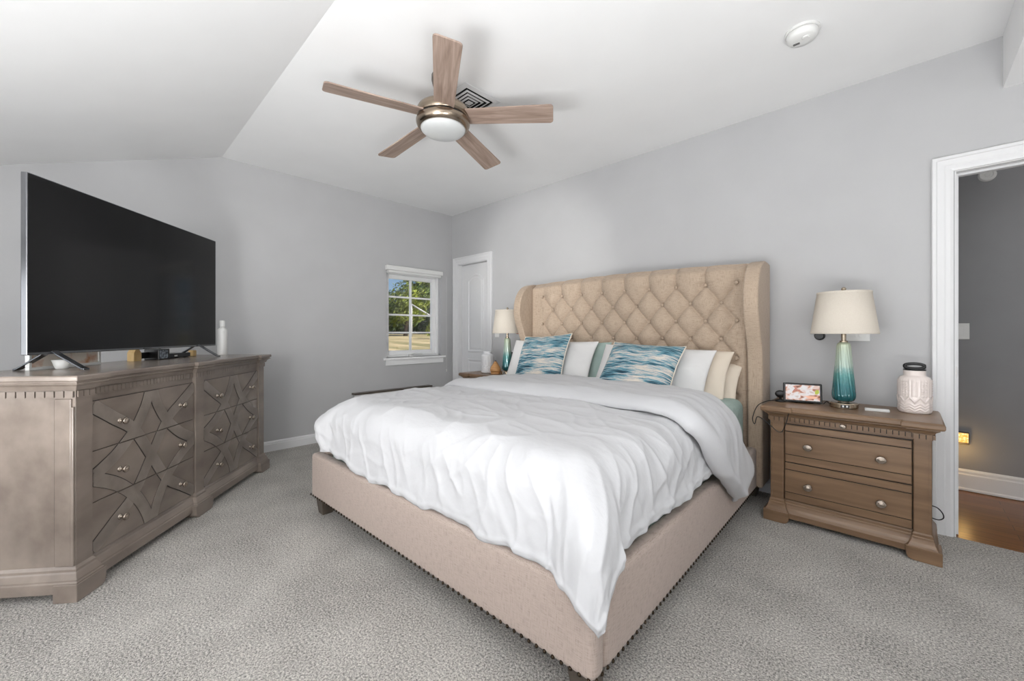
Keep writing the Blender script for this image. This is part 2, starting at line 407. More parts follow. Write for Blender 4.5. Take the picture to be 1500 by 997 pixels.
# window wall (gable), opening for window_1; above the sloping ceiling it is hidden
WY0, WY1, WZ0, WZ1 = 2.365, 3.135, 0.835, 1.86
bmw = BM()
def gable(u0, u1, z0):
    pts = [(u0, z0), (u1, z0)]
    top = lambda y: ZC if y >= YK else ZC - SL * (YK - y)
    pts.append((u1, top(u1)))
    if u0 < YK < u1: pts.append((YK, ZC))
    pts.append((u0, top(u0)))
    prism(bmw, pts, XL - WT, XL, 'x')
gable(YF - WT, WY0, -0.12); gable(WY1, YB + 0.12, -0.12)
box(bmw, XL - WT, XL, WY0, WY1, -0.12, WZ0); box(bmw, XL - WT, XL, WY0, WY1, WZ1, ZC)
struct('wall_left', bmw, M_wall)
# low wall behind the camera with two wide windows, and the right wall with one added for light
HO = [(-3.5, -1.8, 0.66, 1.60), (-1.1, 0.4, 0.66, 1.60)]
wall_with_hole('wall_front', 'x', YF - WT, YF, XL - WT, XR + WT, -0.12, ZK + 0.05, HO, M_wall)
wall_with_hole('wall_right', 'y', XR, XR + WT, YF - WT, 4.5, -0.12, ZC + 0.05, [(-0.3, 1.5, 0.7, 2.0)], M_wall)
bm = BM()
prism(bm, [(YF - WT, ZK - SL * WT), (YK, ZC), (YB + 0.12, ZC), (YB + 0.12, ZC + 0.12), (YK, ZC + 0.12), (YF - WT, ZK - SL * WT + 0.12)], XL - WT, XR + WT, 'x')
struct('ceiling', bm, M_ceil)
# dropped soffit over the door side
ys = YK - (ZC - 2.41) / SL
struct('trim_1', prism(BM(), [(ys, 2.41), (YB, 2.41), (YB, ZC), (YK, ZC)], 0.366, XR, 'x'), M_ceil)
# hall beyond the door
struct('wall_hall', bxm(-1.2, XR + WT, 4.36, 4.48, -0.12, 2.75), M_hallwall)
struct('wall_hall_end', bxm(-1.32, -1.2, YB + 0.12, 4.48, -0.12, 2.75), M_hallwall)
struct('ceiling_hall', bxm(-1.32, XR + WT, YB + 0.12, 4.48, 2.69, 2.8), M_ceil)
bm = BM()                                   # shell beyond the far door
box(bm, -4.4, -3.5, 4.0, 4.1, -0.12, 2.75); box(bm, -4.5, -4.4, YB + 0.12, 4.1, -0.12, 2.75); box(bm, -3.5, -3.4, YB + 0.12, 4.1, -0.12, 2.75); box(bm, -4.5, -3.4, YB + .12, 4.1, 2.69, 2.8); box(bm, -4.5, -3.4, YB + .12, 4.1, -.2, -.12)
struct('wall_closet', bm, M_wall)

def molding(bm, prof, pts):
    """prof: (out, z) closed polygon swept along wall polyline pts [(x,y)] with the room on the LEFT side"""
    n = len(pts)
    rings = []
    for i, p in enumerate(pts):
        p = Vector(p)
        d1 = (p - Vector(pts[i - 1])).normalized() if i > 0 else None
        d2 = (Vector(pts[i + 1]) - p).normalized() if i < n - 1 else None
        n1 = Vector((-d1.y, d1.x)) if d1 else None; n2 = Vector((-d2.y, d2.x)) if d2 else None
        k = n1 if n2 is None else n2 if n1 is None else (n1 + n2) / max((n1 + n2).dot(n1 + n2) / 2, 1e-6)
        rings.append([bm.verts.new((p.x + k.x * o, p.y + k.y * o, z)) for o, z in prof])
    m = len(prof)
    for A, B in zip(rings[:-1], rings[1:]):
        for i in range(m): bm.faces.new((A[i], A[(i + 1) % m], B[(i + 1) % m], B[i]))
    bm.faces.new(rings[0][::-1]); bm.faces.new(rings[-1])
    return bm
BBP = [(0, 0), (0.015, 0), (0.015, 0.068), (0.011, 0.074), (0.011, 0.082), (0.004, 0.094), (0, 0.096)]
struct('baseboard_left', molding(BM(), BBP, [(XL, YB - 0.02), (XL, YF)]), M_trim)
struct('baseboard_back', molding(BM(), BBP, [(0.10, YB), (-3.545, YB)]), M_trim)
struct('baseboard_right', molding(BM(), BBP, [(XR, YF), (XR, YB), (1.08, YB)]), M_trim)
struct('baseboard_front', molding(BM(), BBP, [(XL, YF), (XR, YF)]), M_trim)
HBP = [(0, 0), (0.024, 0), (0.024, 0.012), (0.016, 0.02), (0.016, 0.112), (0.010, 0.120), (0.010, 0.136), (0.003, 0.148), (0, 0.15)]
struct('baseboard_hall', molding(BM(), HBP, [(XR, 4.36), (-1.2, 4.36)]), M_trim)

def casing(bm, x0, x1, ztop, w, y):
    """stepped door casing round an opening x0..x1 on the wall plane y, facing -y"""
    prof = [(0, 0.0), (0, 0.012), (0.012, 0.016), (0.03, 0.016), (0.036, 0.019), (w - 0.022, 0.022), (w - 0.018, 0.027), (w - 0.004, 0.027), (w, 0.022), (w, 0.0)]
    path = [(x0, 0.0, -1, 0), (x0, ztop, -1, 1), (x1, ztop, 1, 1), (x1, 0.0, 1, 0)]
    rings = []
    for px, pz, sx, sz in path:
        rings.append([bm.verts.new((px + sx * o, y - t, pz + sz * o)) for o, t in prof])
    n = len(prof)
    for A, B in zip(rings[:-1], rings[1:]):
        for i in range(n): bm.faces.new((A[i], A[(i + 1) % n], B[(i + 1) % n], B[i]))
    bm.faces.new(rings[0][::-1]); bm.faces.new(rings[-1])
    return bm
def jamb(bm, x0, x1, ztop, y0, y1, t=0.018):
    box(bm, x0 - t, x0, y0, y1, 0, ztop); box(bm, x1, x1 + t, y0, y1, 0, ztop); box(bm, x0 - t, x1 + t, y0, y1, ztop, ztop + t)
# near doorway (right)
o = struct('trim_2', casing(BM(), 0.19, 0.985, 2.025, 0.085, YB), M_trim)
bm = BM(); jamb(bm, 0.2, 0.975, 2.02, YB + 0.0005, YB + 0.1195)
box(bm, 0.2, 0.212, YB + 0.05, YB + 0.085, 0, 2.008); box(bm, 0.963, 0.975, YB + 0.05, YB + 0.085, 0, 2.008); box(bm, 0.2, 0.975, YB + 0.05, YB + 0.085, 2.008, 2.02)
jb = struct('trim_3', bm, M_trim)
obj('strike_plate', bxm(0.1995, 0.2015, YB + 0.012, YB + 0.04, 0.88, 0.945), M_knob, jb, label='small metal strike plate')
# far doorway with closed two-panel arched door (left)
struct('trim_4', casing(BM(), -4.205, -3.64, 2.015, 0.09, YB), M_trim)
bm = BM(); jamb(bm, -4.2, -3.645, 2.01, YB + 0.0005, YB + 0.1195); struct('trim_5', bm, M_trim)
DX0, DX1, DYF = -4.197, -3.648, YB + 0.055
door = struct('door_1', bxm(DX0, DX1, DYF, DYF + 0.035, 0.01, 2.006), M_trim)
def arch_panel(x0, x1, z0, z1, arch):
    pts = [(x0, z0), (x1, z0)]
    if arch:
        for k in range(13):
            t = k / 12; x = lerp(x1, x0, t); pts.append((x, z1 + arch * math.sin(PI * t) ** 0.8))
    else: pts += [(x1, z1), (x0, z1)]
    return pts
for nm, (z0, z1, ar) in {'upper': (0.90, 1.80, 0.06), 'lower': (0.14, 0.775, 0.0)}.items():
    outer = arch_panel(-4.06, -3.785, z0, z1, ar)
    bm = BM()
    loops = []
    for ins, yy in ((-0.020, 0.0005), (-0.014, -0.007), (0.000, -0.008), (0.008, -0.001), (0.016, -0.001), (0.034, -0.006)):
        pl = offset(outer, -ins)
        loops.append([bm.verts.new((x, DYF + yy, z)) for x, z in pl])
    for A, B in zip(loops[:-1], loops[1:]):
        for i in range(len(A)): bm.faces.new((A[i], A[(i + 1) % len(A)], B[(i + 1) % len(A)], B[i]))
    bm.faces.new(loops[-1]); bm.faces.new(loops[0][::-1])
    obj('door_panel', bm, M_trim, door)

# ------------------------------------------------------------------ window_1 (left wall)
xw = XL - 0.10
win = empty('window_1', (xw, 0, 0)); win['kind'] = 'structure'
def frame_yz(bm, y0, y1, z0, z1, w, x0, x1, wr=None):
    wr = wr or w
    box(bm, x0, x1, y0, y0 + w, z0, z1); box(bm, x0, x1, y1 - wr, y1, z0, z1)
    box(bm, x0, x1, y0 + w, y1 - wr, z0, z0 + w); box(bm, x0, x1, y0 + w, y1 - wr, z1 - w, z1)
obj('window_frame', (lambda b: (frame_yz(b, WY0, WY1, WZ0, WZ1, 0.03, -0.035, 0.05), b)[1])(BM()), M_vinyl, win, bevel=0.003)
obj('window_sash', (lambda b: (frame_yz(b, WY0 + 0.028, WY1 - 0.028, WZ0 + 0.028, WZ1 - 0.028, 0.05, -0.03, 0.015), b)[1])(BM()), M_vinyl, win, bevel=0.004)
bm = BM(); ya, yb, za, zb = WY0 + 0.078, WY1 - 0.078, WZ0 + 0.078, WZ1 - 0.078
box(bm, -0.022, 0.004, (ya + yb) / 2 - 0.011, (ya + yb) / 2 + 0.011, za, zb)
for k in range(1, 4):
    z = lerp(za, zb, k / 4); box(bm, -0.021, 0.003, ya, yb, z - 0.010, z + 0.010)
obj('muntin', bm, M_vinyl, win)
obj('pane', bxm(-0.012, -0.008, ya - 0.01, yb + 0.01, za - 0.01, zb + 0.01), M_glass, win)
bm = BM(); box(bm, -0.02, 0.135, WY0 - 0.035, WY1 + 0.06, WZ0 - 0.028, WZ0); obj('window_sill', bm, M_vinyl, win, bevel=0.004)
obj('apron', bxm(0.1005, 0.118, WY0 - 0.01, WY1 + 0.03, WZ0 - 0.09, WZ0 - 0.028), M_vinyl, win, bevel=0.003)
bm = BM(); tube(bm, [(0.06, 2.72, WZ0 + 0.03), (0.085, 2.76, WZ0 + 0.036), (0.09, 2.86, WZ0 + 0.03)], 0.008)
box(bm, 0.03, 0.07, 2.69, 2.75, WZ0, WZ0 + 0.03); obj('crank_handle', bm, M_plastic, win, smooth=False)
bl = thing('roller_blind', 'white roller blind rolled up at the top of the window', 'window blind', (XL, 0, 0))
bm = BM(); box(bm, 0.006, 0.062, WY0 - 0.022, WY1 - 0.005, 1.862, 1.916); obj('headrail', bm, M_plastic, bl, bevel=0.006)
bm = BM(); lathe(bm, [(0.02, 0), (0.02, WY1 - WY0 - 0.03)], (0.03, WY0, 1.848), 20, 'y'); obj('roller', bm, M_plastic, bl, smooth=False)
bm = BM()
for k in range(54):
    z = 1.85 - k * 0.022; bmesh.ops.create_icosphere(bm, subdivisions=1, radius=0.0035, matrix=Matrix.Translation((0.05, WY1 + 0.055 + 0.002 * math.sin(k), z)))
tube(bm, [(0.05, WY1 + 0.055, 1.85), (0.05, WY1 + 0.055, 0.66)], 0.0012, 6)
lathe(bm, [(0, 0), (0.008, 0.004), (0.008, 0.03), (0.003, 0.04), (0, 0.04)], (0.05, WY1 + 0.055, 0.62), 10)
obj('bead_chain', bm, M_plastic, bl)
# the windows behind the camera that light the room
def simple_window(name, axis, a0, a1, z0, z1, pos, cols, rows):
    w = empty(name); w['kind'] = 'structure'
    f = BM(); g = BM()
    def B(bm, u0, u1, w0, w1, t0, t1):
        if axis == 'x': box(bm, u0, u1, pos + t0, pos + t1, w0, w1)
        else: box(bm, pos + t0, pos + t1, u0, u1, w0, w1)
    for (u0, u1, w0, w1) in ((a0, a0 + 0.06, z0, z1), (a1 - 0.06, a1, z0, z1), (a0 + .06, a1 - .06, z0, z0 + 0.06), (a0 + .06, a1 - .06, z1 - 0.06, z1)): B(f, u0, u1, w0, w1, -0.03, 0.03)
    for k in range(1, cols): u = lerp(a0, a1, k / cols); B(f, u - 0.02, u + 0.02, z0 + .06, z1 - .06, -0.02, 0.02)
    for k in range(1, rows): z = lerp(z0, z1, k / rows); B(f, a0 + .06, a1 - .06, z - 0.01, z + 0.01, -0.012, 0.012)
    B(g, a0 + .05, a1 - .05, z0 + .05, z1 - .05, -0.003, 0.003)
    obj('window_frame', f, M_vinyl, w); obj('pane', g, M_glass, w)
simple_window('window_2', 'x', -3.5, -1.8, 0.66, 1.60, YF - 0.07, 3, 2)
simple_window('window_3', 'x', -1.1, 0.4, 0.66, 1.60, YF - 0.07, 3, 2)
simple_window('window_4', 'y', -0.3, 1.5, 0.7, 2.0, XR + 0.07, 3, 2)  # unseen window added to let fill light in from the right

# ------------------------------------------------------------------ bed
BED_O = Vector((-0.645, 1.0, 0)); BED_R = R(1.6)
BW = 2.035
bed = thing('bed', 'king bed with beige linen tufted wingback headboard and nailhead trimmed rails', 'bed', BED_O, BED_R)
PX0, PX1, PYF, HTOP, HBOT = -1.975, -0.055, 2.115, 1.605, 0.30
def tuft(x, z):
    """forward bulge of the tufted panel"""
    x0 = -0.13; s = 0.2125; zr = 1.475
    edge = sst(PX0, PX0 + 0.03, x) * (1 - sst(PX1 - 0.03, PX1, x))
    h0 = 0.052
    a = (x - x0) / s + (z - zr) / 0.26; b = (x - x0) / s - (z - zr) / 0.26
    sa, sb = abs(math.sin(PI * a)), abs(math.sin(PI * b))
    dia = (min(sa, 1) ** 0.42) * (min(sb, 1) ** 0.42)
    dl = min(sst(x0 + 0.02, x0 - 0.10, x) if False else 1, 1)
    side = sst(-0.135 + 0.0, -0.20, x) if x > -0.20 else 1.0
    side *= sst(-1.83, -1.765, x) if x < -1.765 else 1.0
    # plain margin at both sides
    if x > -0.2: wside = 1 - sst(-0.17, -0.115, x)
    elif x < -1.76: wside = sst(-1.84, -1.785, x)
    else: wside = 1.0
    low = sst(0.56, 0.62, z)
    f = h0 * dia
    plain = h0 * 0.72
    f = lerp(plain, f, wside * low)
    if z > zr:                                  # vertical pleats up to the top edge
        ver = abs(math.sin(PI * (x - x0) / s)) ** 0.42
        t = sst(zr, zr + 0.03, z)
        f = lerp(f, lerp(plain, h0 * ver * 1.0, wside), t)
    # buttons pull in
    for (bx, bz) in near_buttons(x, z):
        d = math.hypot(x - bx, z - bz)
        f -= 0.016 * math.exp(-(d / 0.018) ** 2)
    f *= lerp(0.35, 1, edge)
    top = sst(HTOP, HTOP - 0.05, z) if z > HTOP - 0.05 else 1
    return f - (1 - top) * 0.055
BUTTONS = []
for j in range(7):
    z = 1.475 - 0.13 * j
    if j % 2 == 0: BUTTONS += [(-0.13 - 0.2125 * k, z) for k in range(9)]
    else: BUTTONS += [(-0.13 - 0.10625 - 0.2125 * k, z) for k in range(8)]
def near_buttons(x, z): return [b for b in BUTTONS if abs(b[0] - x) < 0.05 and abs(b[1] - z) < 0.05]
def top_arch(x): return 0.022 * (1 - ((x + 1.015) / 0.96) ** 2)
bm = BM(); NX, NZ = 300, 190; grid = []
for j in range(NZ + 1):
    row = []
    for i in range(NX + 1):
        x = lerp(PX0, PX1, i / NX); z = lerp(HBOT, HTOP, j / NZ)
        zz = z + top_arch(x) * sst(1.475, HTOP, z)
        row.append(bm.verts.new((x, PYF - tuft(x, z), zz)))
    grid.append(row)
back = [[bm.verts.new((x, 2.275, z)) for x in (PX0, PX1)] for z in (HBOT, HTOP)]
for j in range(NZ):
    for i in range(NX): bm.faces.new((grid[j][i], grid[j][i + 1], grid[j + 1][i + 1], grid[j + 1][i]))
# rounded roll over the top edge, then the plain back
prev = grid[NZ]
for k in range(1, 5):
    t = k / 4 * PI / 2; row = []
    for i in range(NX + 1):
        p = grid[NZ][i].co; row.append(bm.verts.new((p.x, lerp(p.y, 2.275, math.sin(t) if k < 4 else 1), p.z + 0.010 * math.sin(PI * k / 4) - (0.01 if k == 4 else 0))))
    for i in range(NX): bm.faces.new((prev[i], prev[i + 1], row[i + 1], row[i]))
    prev = row
bl0 = [bm.verts.new((v.co.x, 2.275, HBOT)) for v in grid[0]]
for i in range(NX): bm.faces.new((prev[i], prev[i + 1], bl0[i + 1], bl0[i])); bm.faces.new((bl0[i], bl0[i + 1], grid[0][i + 1], grid[0][i]))
hb = obj('headboard', bm, M_linen, bed, smooth=True)
bm = BM(); lathe(bm, [(0, -0.007), (0.006, -0.0065), (0.0105, -0.004), (0.0125, 0.0), (0.0120, 0.004), (0.008, 0.008), (0.006, 0.03), (0, 0.03)], (0, 0, 0), 20, 'y')
btn0 = obj('button', bm, M_linen, hb, smooth=True)
first = True
for bx, bz in BUTTONS:
    if bz < 0.75: continue
    b = btn0 if first else btn0.copy()
    if not first: COL.objects.link(b); b.parent = hb
    first = False
    b.location = (bx, PYF - tuft(bx, bz) - 0.024, bz + top_arch(bx) * sst(1.475, HTOP, bz))
# wings
WP = [(2.035, 0.11), (2.035, 0.75), (2.033, 0.92), (2.018, 1.02), (1.985, 1.10), (1.94, 1.20), (1.91, 1.28), (1.905, 1.36), (1.915, 1.43), (1.945, 1.50), (1.99, 1.555), (2.045, 1.59), (2.12, 1.61), (2.20, 1.612), (2.275, 1.605)]
wp = [p[:] for p in smooth_path([(a, b, 0) for a, b in WP], 4)]
wprof = [(p[0], p[1]) for p in wp] + [(2.275, 0.11)]
for x0, x1 in ((-2.056, -1.972), (-0.056, 0.032)):
    bm = BM(); prism(bm, wprof, x0, x1, 'x')
    obj('wing', bm, M_linen, bed, smooth=True, bevel=0.03, segs=5, angle=50)
def rail(x0, x1, y0, y1, z0=0.105, z1=0.376):
    return bxm(x0, x1, y0, y1, z0, z1)
fr = obj('foot_rail', rail(-BW, 0, 0, 0.07), M_linen_rail, bed, smooth=True, bevel=0.024, segs=5)
srr = obj('side_rail', rail(-0.065, 0.0, 0.0705, 2.034), M_linen_rail, bed, smooth=True, bevel=0.022, segs=5)
srl = obj('side_rail', rail(-BW, -BW + 0.065, 0.0705, 2.034), M_linen_rail, bed, smooth=True, bevel=0.022, segs=5)
for lx, ly in ((-BW + 0.02, 0.02), (-0.11, 0.02), (-BW + 0.02, 2.16), (-0.11, 2.16)):
    bm = BM(); cx, cy = lx + 0.045, ly + 0.045; loops = []
    for h, z in ((0.032, 0.0), (0.045, 0.105)): loops.append([bm.verts.new((cx + sx * h, cy + sy * h, z)) for sx, sy in ((-1, -1), (1, -1), (1, 1), (-1, 1))])
    for i in range(4): bm.faces.new((loops[0][i], loops[0][(i + 1) % 4], loops[1][(i + 1) % 4], loops[1][i]))
    bm.faces.new(loops[0][::-1]); bm.faces.new(loops[1])
    obj('leg', bm, M_bedleg, bed, bevel=0.004)
obj('slat_base', bxm(-BW + 0.066, -0.066, 0.0715, 2.03, 0.16, 0.198), M_bedleg, bed)
bm = BM(); lathe(bm, [(0, -0.006), (0.0045, -0.0045), (0.0075, 0.0), (0, 0.0)], (0, 0, 0), 10, 'y')
nail0 = obj('nailhead', bm, M_nail, fr, smooth=True, label='small dark bronze nailhead')
nails = []
k = 0.016
while k < BW: nails.append(('f', (-k, 0.0, 0.117))); k += 0.0325
k = 0.016
while k < 2.05: nails.append(('s', (0.0, k, 0.117))); k += 0.0325
def cdist(n):
    p = Matrix.Rotation(BED_R, 3, 'Z') @ Vector(n[1]) + BED_O; return (p - cam.location).length
nails.sort(key=cdist)
farm = BM()
for i, (kd, p) in enumerate(nails):
    if i < 99:
        o = nail0 if i == 0 else nail0.copy()
        if i: COL.objects.link(o)
        o.parent = fr if kd == 'f' else srr
        o.location = p; o.rotation_euler = (0, 0, 0 if kd == 'f' else PI / 2)
    else:
        tmp = BM(); lathe(tmp, [(0, -0.006), (0.0045, -0.0045), (0.0075, 0.0), (0, 0.0)], (0, 0, 0), 8, 'y')
        bmesh.ops.transform(tmp, matrix=Matrix.Translation(p) @ Matrix.Rotation(0 if kd == 'f' else PI / 2, 4, 'Z'), verts=tmp.verts[:])
        me = bpy.data.meshes.new('t'); tmp.to_mesh(me); tmp.free(); farm.from_mesh(me); bpy.data.meshes.remove(me)
o = obj('nailhead_row', farm, M_nail, bed, smooth=True); o['kind'] = 'stuff'

# mattress
mt = tag(obj('mattress', bxm(-1.960, -0.068, 0.085, 2.028, 0.199, 0.690), M_teal, None, smooth=True, bevel=0.06, segs=6), 'thick mattress in a pale teal fitted sheet on the bed', 'mattress')
mt.location = BED_O; mt.rotation_euler = (0, 0, BED_R)

# duvet ------------------------------------------------------------
UX0, UX1, VF, RR, ZT = -1.915, -0.015, 0.022, 0.155, 0.725
CX0, CX1, CV = UX0 + RR, UX1 - RR, VF + RR
QA = RR * PI / 2
def wrap(u, v, lift=0.0):
    """cloth point (u across, v along the bed) -> position and outward normal"""
    if u > CX1: du, sx = u - CX1, 1
    elif u < CX0: du, sx = CX0 - u, -1
    else: du, sx = 0.0, 1
    dv = max(CV - v, 0.0)
    r = math.hypot(du, dv)
    bx = min(max(u, CX0), CX1); by = max(v, CV)
    if r < 1e-6: return Vector((bx, by, ZT + lift)), Vector((0, 0, 1))
    dx, dy = du / r * sx, -dv / r
    ph = math.atan2(dv, du)
    corner = math.sin(2 * ph) ** 2
    if r < QA: hz, dr = RR * math.sin(r / RR), RR * (1 - math.cos(r / RR)); nh, nz_ = math.sin(r / RR), math.cos(r / RR)
    else: hz, dr = RR, RR + (r - QA) * (1 - 0.24 * corner); nh, nz_ = 1.0, 0.0
    hz *= 1 + 0.82 * corner * sst(0.02, QA * 1.3, r)
    hz += 0.05 * sst(QA, QA + 0.2, r) * (1 - corner) * 0.35
    if sx > 0: hz += corner * 0.016 * math.sin(ph * 9.0) * sst(0.06, 0.3, r)
    n = Vector((dx * nh, dy * nh, nz_)).normalized()
    return Vector((bx + dx * hz, by + dy * hz, ZT - dr)) + n * lift, n
def mound(u, v):
    return 0.022 * math.exp(-(((u + 1.05) / 0.8) ** 2 + ((v - 0.8) / 0.7) ** 2)) - 0.0
def ridge(x): return 1 - abs(2 * abs(x) - 0.0) if False else (1 - min(abs(x) * 2.4, 1)) ** 2
def wrinkle(u, v, r):
    top = 1 - sst(0.12, 0.3, r)
    a = noise.noise(Vector((u * 1.9, v * 10.0 + u * 1.5, 1.3))) * 0.011 * sst(0.15, 0.7, v) * top     # across-the-bed ripples near the fold
    b = noise.noise(Vector((u * 7.0, v * 7.0, 4.1))) * 0.005
    c = ((1 - min(abs(noise.noise(Vector((u * 11.0 + v * 6, v * 2.5 + 2, 7.7)))) * 2.2, 1)) ** 2 * 0.006 - 0.0015) * sst(0.08, 0.3, r)         # folds down the hang
    d = noise.noise(Vector((u * 2.5, v * 2.5, 9.2))) * 0.012
    e = ridge(noise.noise(Vector((u * 4.0 + 3, v * 6.5, 2.2)))) * 0.005 + ridge(noise.noise(Vector((u * 6.0 + v * 5, v * 4.0 - u * 2, 5.2)))) * 0.004
    q = max(0.0, 1 - math.hypot(u - CX1, v - CV) / 0.9)                                                 # creases fanning out from the hanging corner
    ph = math.atan2(CV - v + 0.25, u - CX1 + 0.25)
    sn = math.sin(ph * 13 + 2.6 * noise.noise(Vector((u * 3, v * 3, 1))))
    f = ((1 - abs(sn)) ** 2.2 * 0.016 - 0.004) * q * sst(0.02, 0.25, r)
    return a + b + c + d + e + f
duvet = thing('duvet', 'white cotton duvet spread over the bed, corner hanging at the foot', 'duvet', BED_O, BED_R)
bm = BM(); NU, NV = 360, 230; V1 = 1.32
g = []
for j in range(NV + 1):
    row = []
    t = j / NV
    for i in range(NU + 1):
        s = i / NU
        left = lerp(0.13, 0.36, sst(0, 0.7, t))
        right = 0.385 + 0.006 * math.sin(t * 23) - 0.03 * sst(0.55, 1.0, t) + 0.05 * math.exp(-(t / 0.12) ** 2)
        u = lerp(CX0 - left, CX1 + right, s)
        foot = 0.432 + 0.008 * math.sin(s * 31) + 0.006 * math.sin(s * 67 + 1) - 0.06 * math.exp(-(s / 0.16) ** 2) + 0.02 * math.exp(-((1 - s) / 0.12) ** 2)
        v = lerp(CV - foot, V1, t)
        p, n = wrap(u, v)
        du = max(u - CX1, CX0 - u, 0); dv = max(CV - v, 0); r = math.hypot(du, dv)
        hem = min(t, s, 1 - s) if t < 0.5 else min(s, 1 - s)
        p = p + n * (wrinkle(u, v, r) + mound(u, v) + 0.006 * math.exp(-((hem - 0.012) / 0.006) ** 2) + 0.003 * math.sin(u * 55 + v * 60) * math.exp(-hem / 0.02) * (1 if r > 0.2 else 0))
        row.append(bm.verts.new(p))
    g.append(row)
for j in range(NV):
    for i in range(NU): bm.faces.new((g[j][i], g[j][i + 1], g[j + 1][i + 1], g[j + 1][i]))
db = obj('duvet_body', bm, M_white, duvet, smooth=True)
sm = db.modifiers.new('thick', 'SOLIDIFY'); sm.thickness = 0.022; sm.offset = -1
# turned-back top edge, a second puffy layer lying on the first
bm = BM(); NS, NT = 220, 44; g = []
XE0, XE1 = CX0 - 0.34, CX1
def yfront(u):
    du = u - CX1
    if du <= 0: return 0.875 + 0.01 * math.sin(u * 6)
    return interp([(0, 0.87), (0.13, 0.85), (0.23, 0.94), (0.36, 1.06), (0.57, 1.37)], du)
def yhead(u):
    du = u - CX1
    if du <= -0.5: return 1.76
    return interp([(-0.5, 1.76), (-0.2, 1.66), (0.0, 1.50), (0.12, 1.46), (0.25, 1.52), (0.38, 1.62), (0.56, 1.78)], du)
for i in range(NS + 1):
    s = i / NS; row = []
    for j in range(NT + 1):
        t = j / NT
        uend = CX1 + lerp(0.585, 0.51, sst(0, 1, t))
        u = lerp(XE0, uend, s)
        v = lerp(yfront(u), yhead(u), t)
        k = abs(2 * t - 1)
        h = 0.062 * (1 - k ** 5) ** 0.6 if k < 1 else 0.0
        h += 0.016 * math.exp(-((t - 0.12) / 0.10) ** 2); h *= lerp(0.35, 1.0, sst(-2.05, -1.2, u))
        endf = sst(0, 0.02, 1 - s); h *= lerp(0.25, 1, endf)
        du = max(u - CX1, 0)
        h += noise.noise(Vector((u * 5, v * 6, 3.3))) * 0.008 + noise.noise(Vector((u * 9, v * 18, 6.3))) * 0.005 + ridge(noise.noise(Vector((u * 3.5 + v * 6, v * 5, 8.2)))) * 0.006
        drop_in = 0.006 if 0.02 < t < 0.9 else 0.0
        p, n = wrap(u, max(v, CV), 0.012 + h)
        if t > 0.85 and du == 0: p.z -= 0.045 * sst(0.85, 1.0, t)
        row.append(bm.verts.new(p))
    g.append(row)
for i in range(NS):
    for j in range(NT): bm.faces.new((g[i][j], g[i + 1][j], g[i + 1][j + 1], g[i][j + 1]))
df = obj('turned_back_edge', bm, M_white, duvet, smooth=True)
sm = df.modifiers.new('thick', 'SOLIDIFY'); sm.thickness = 0.014; sm.offset = -1

# pillows ------------------------------------------------------------
def pillow(name, label, w, h, t, m, X, Y, Z, lean, spin=0.0, yaw=0.0, pinch=0.05, group=None, piping=None, seed=0, cat='pillow'):
    """stands on its lower edge: centre (X, Y, Z) in the bed's frame, leaning back by `lean` degrees"""
    N = 36; bm = BM(); sides = []
    for sg in (1, -1):
        gg = []
        for j in range(N + 1):
            row = []
            for i in range(N + 1):
                u = math.sin(lerp(-1, 1, i / N) * PI / 2); v = math.sin(lerp(-1, 1, j / N) * PI / 2)
                x = w / 2 * u * (1 - pinch * (1 - v * v)); y = h / 2 * v * (1 - pinch * (1 - u * u))
                z = sg * t / 2 * max((1 - abs(u) ** 2.6) * (1 - abs(v) ** 2.6), 0) ** 0.55
                z *= 1 + 0.12 * noise.noise(Vector((u * 1.4 + seed, v * 1.4, seed * 2.0)))
                ed = (1 - abs(u) ** 6) * (1 - abs(v) ** 6)
                z += sg * 0.012 * noise.noise(Vector((u * 5 + seed, v * 3, seed + 5))) * ed
                z -= 0.02 * v * v * (1 if v > 0 else -0.3)
                row.append(bm.verts.new((x, y, z)))
            gg.append(row)
        sides.append(gg)
        for j in range(N):
            for i in range(N): bm.faces.new((gg[j][i], gg[j][i + 1], gg[j + 1][i + 1], gg[j + 1][i]) if sg > 0 else (gg[j][i], gg[j + 1][i], gg[j + 1][i + 1], gg[j][i + 1]))
    bmesh.ops.remove_doubles(bm, verts=bm.verts[:], dist=0.0006)
    o = obj(name, bm, m, None, smooth=True)
    tag(o, label, cat, group)
    # local: x width, y up the pillow, z its front -> bed frame
    M = Matrix.Translation(BED_O) @ Matrix.Rotation(BED_R, 4, 'Z') @ Matrix.Translation((X, Y, Z)) @ Matrix.Rotation(R(yaw), 4, 'Z') @ Matrix.Rotation(R(90 - lean), 4, 'X') @ Matrix.Rotation(R(spin), 4, 'Z')
    o.matrix_world = M
    if piping:
        b2 = BM(); pts = []
        for (a, b_) in [(lerp(-1, 1, k / 20), -1) for k in range(20)] + [(1, lerp(-1, 1, k / 20)) for k in range(20)] + [(lerp(1, -1, k / 20), 1) for k in range(20)] + [(-1, lerp(1, -1, k / 20)) for k in range(20)]:
            pts.append((w / 2 * a * (1 - pinch * (1 - b_ * b_)), h / 2 * b_ * (1 - pinch * (1 - a * a)), -0.02 * b_ * b_ * (1 if b_ > 0 else -0.3)))
        tube(b2, pts, 0.005, 6, closed=True)
        p = obj('piping', b2, piping, o, smooth=True)
    return o
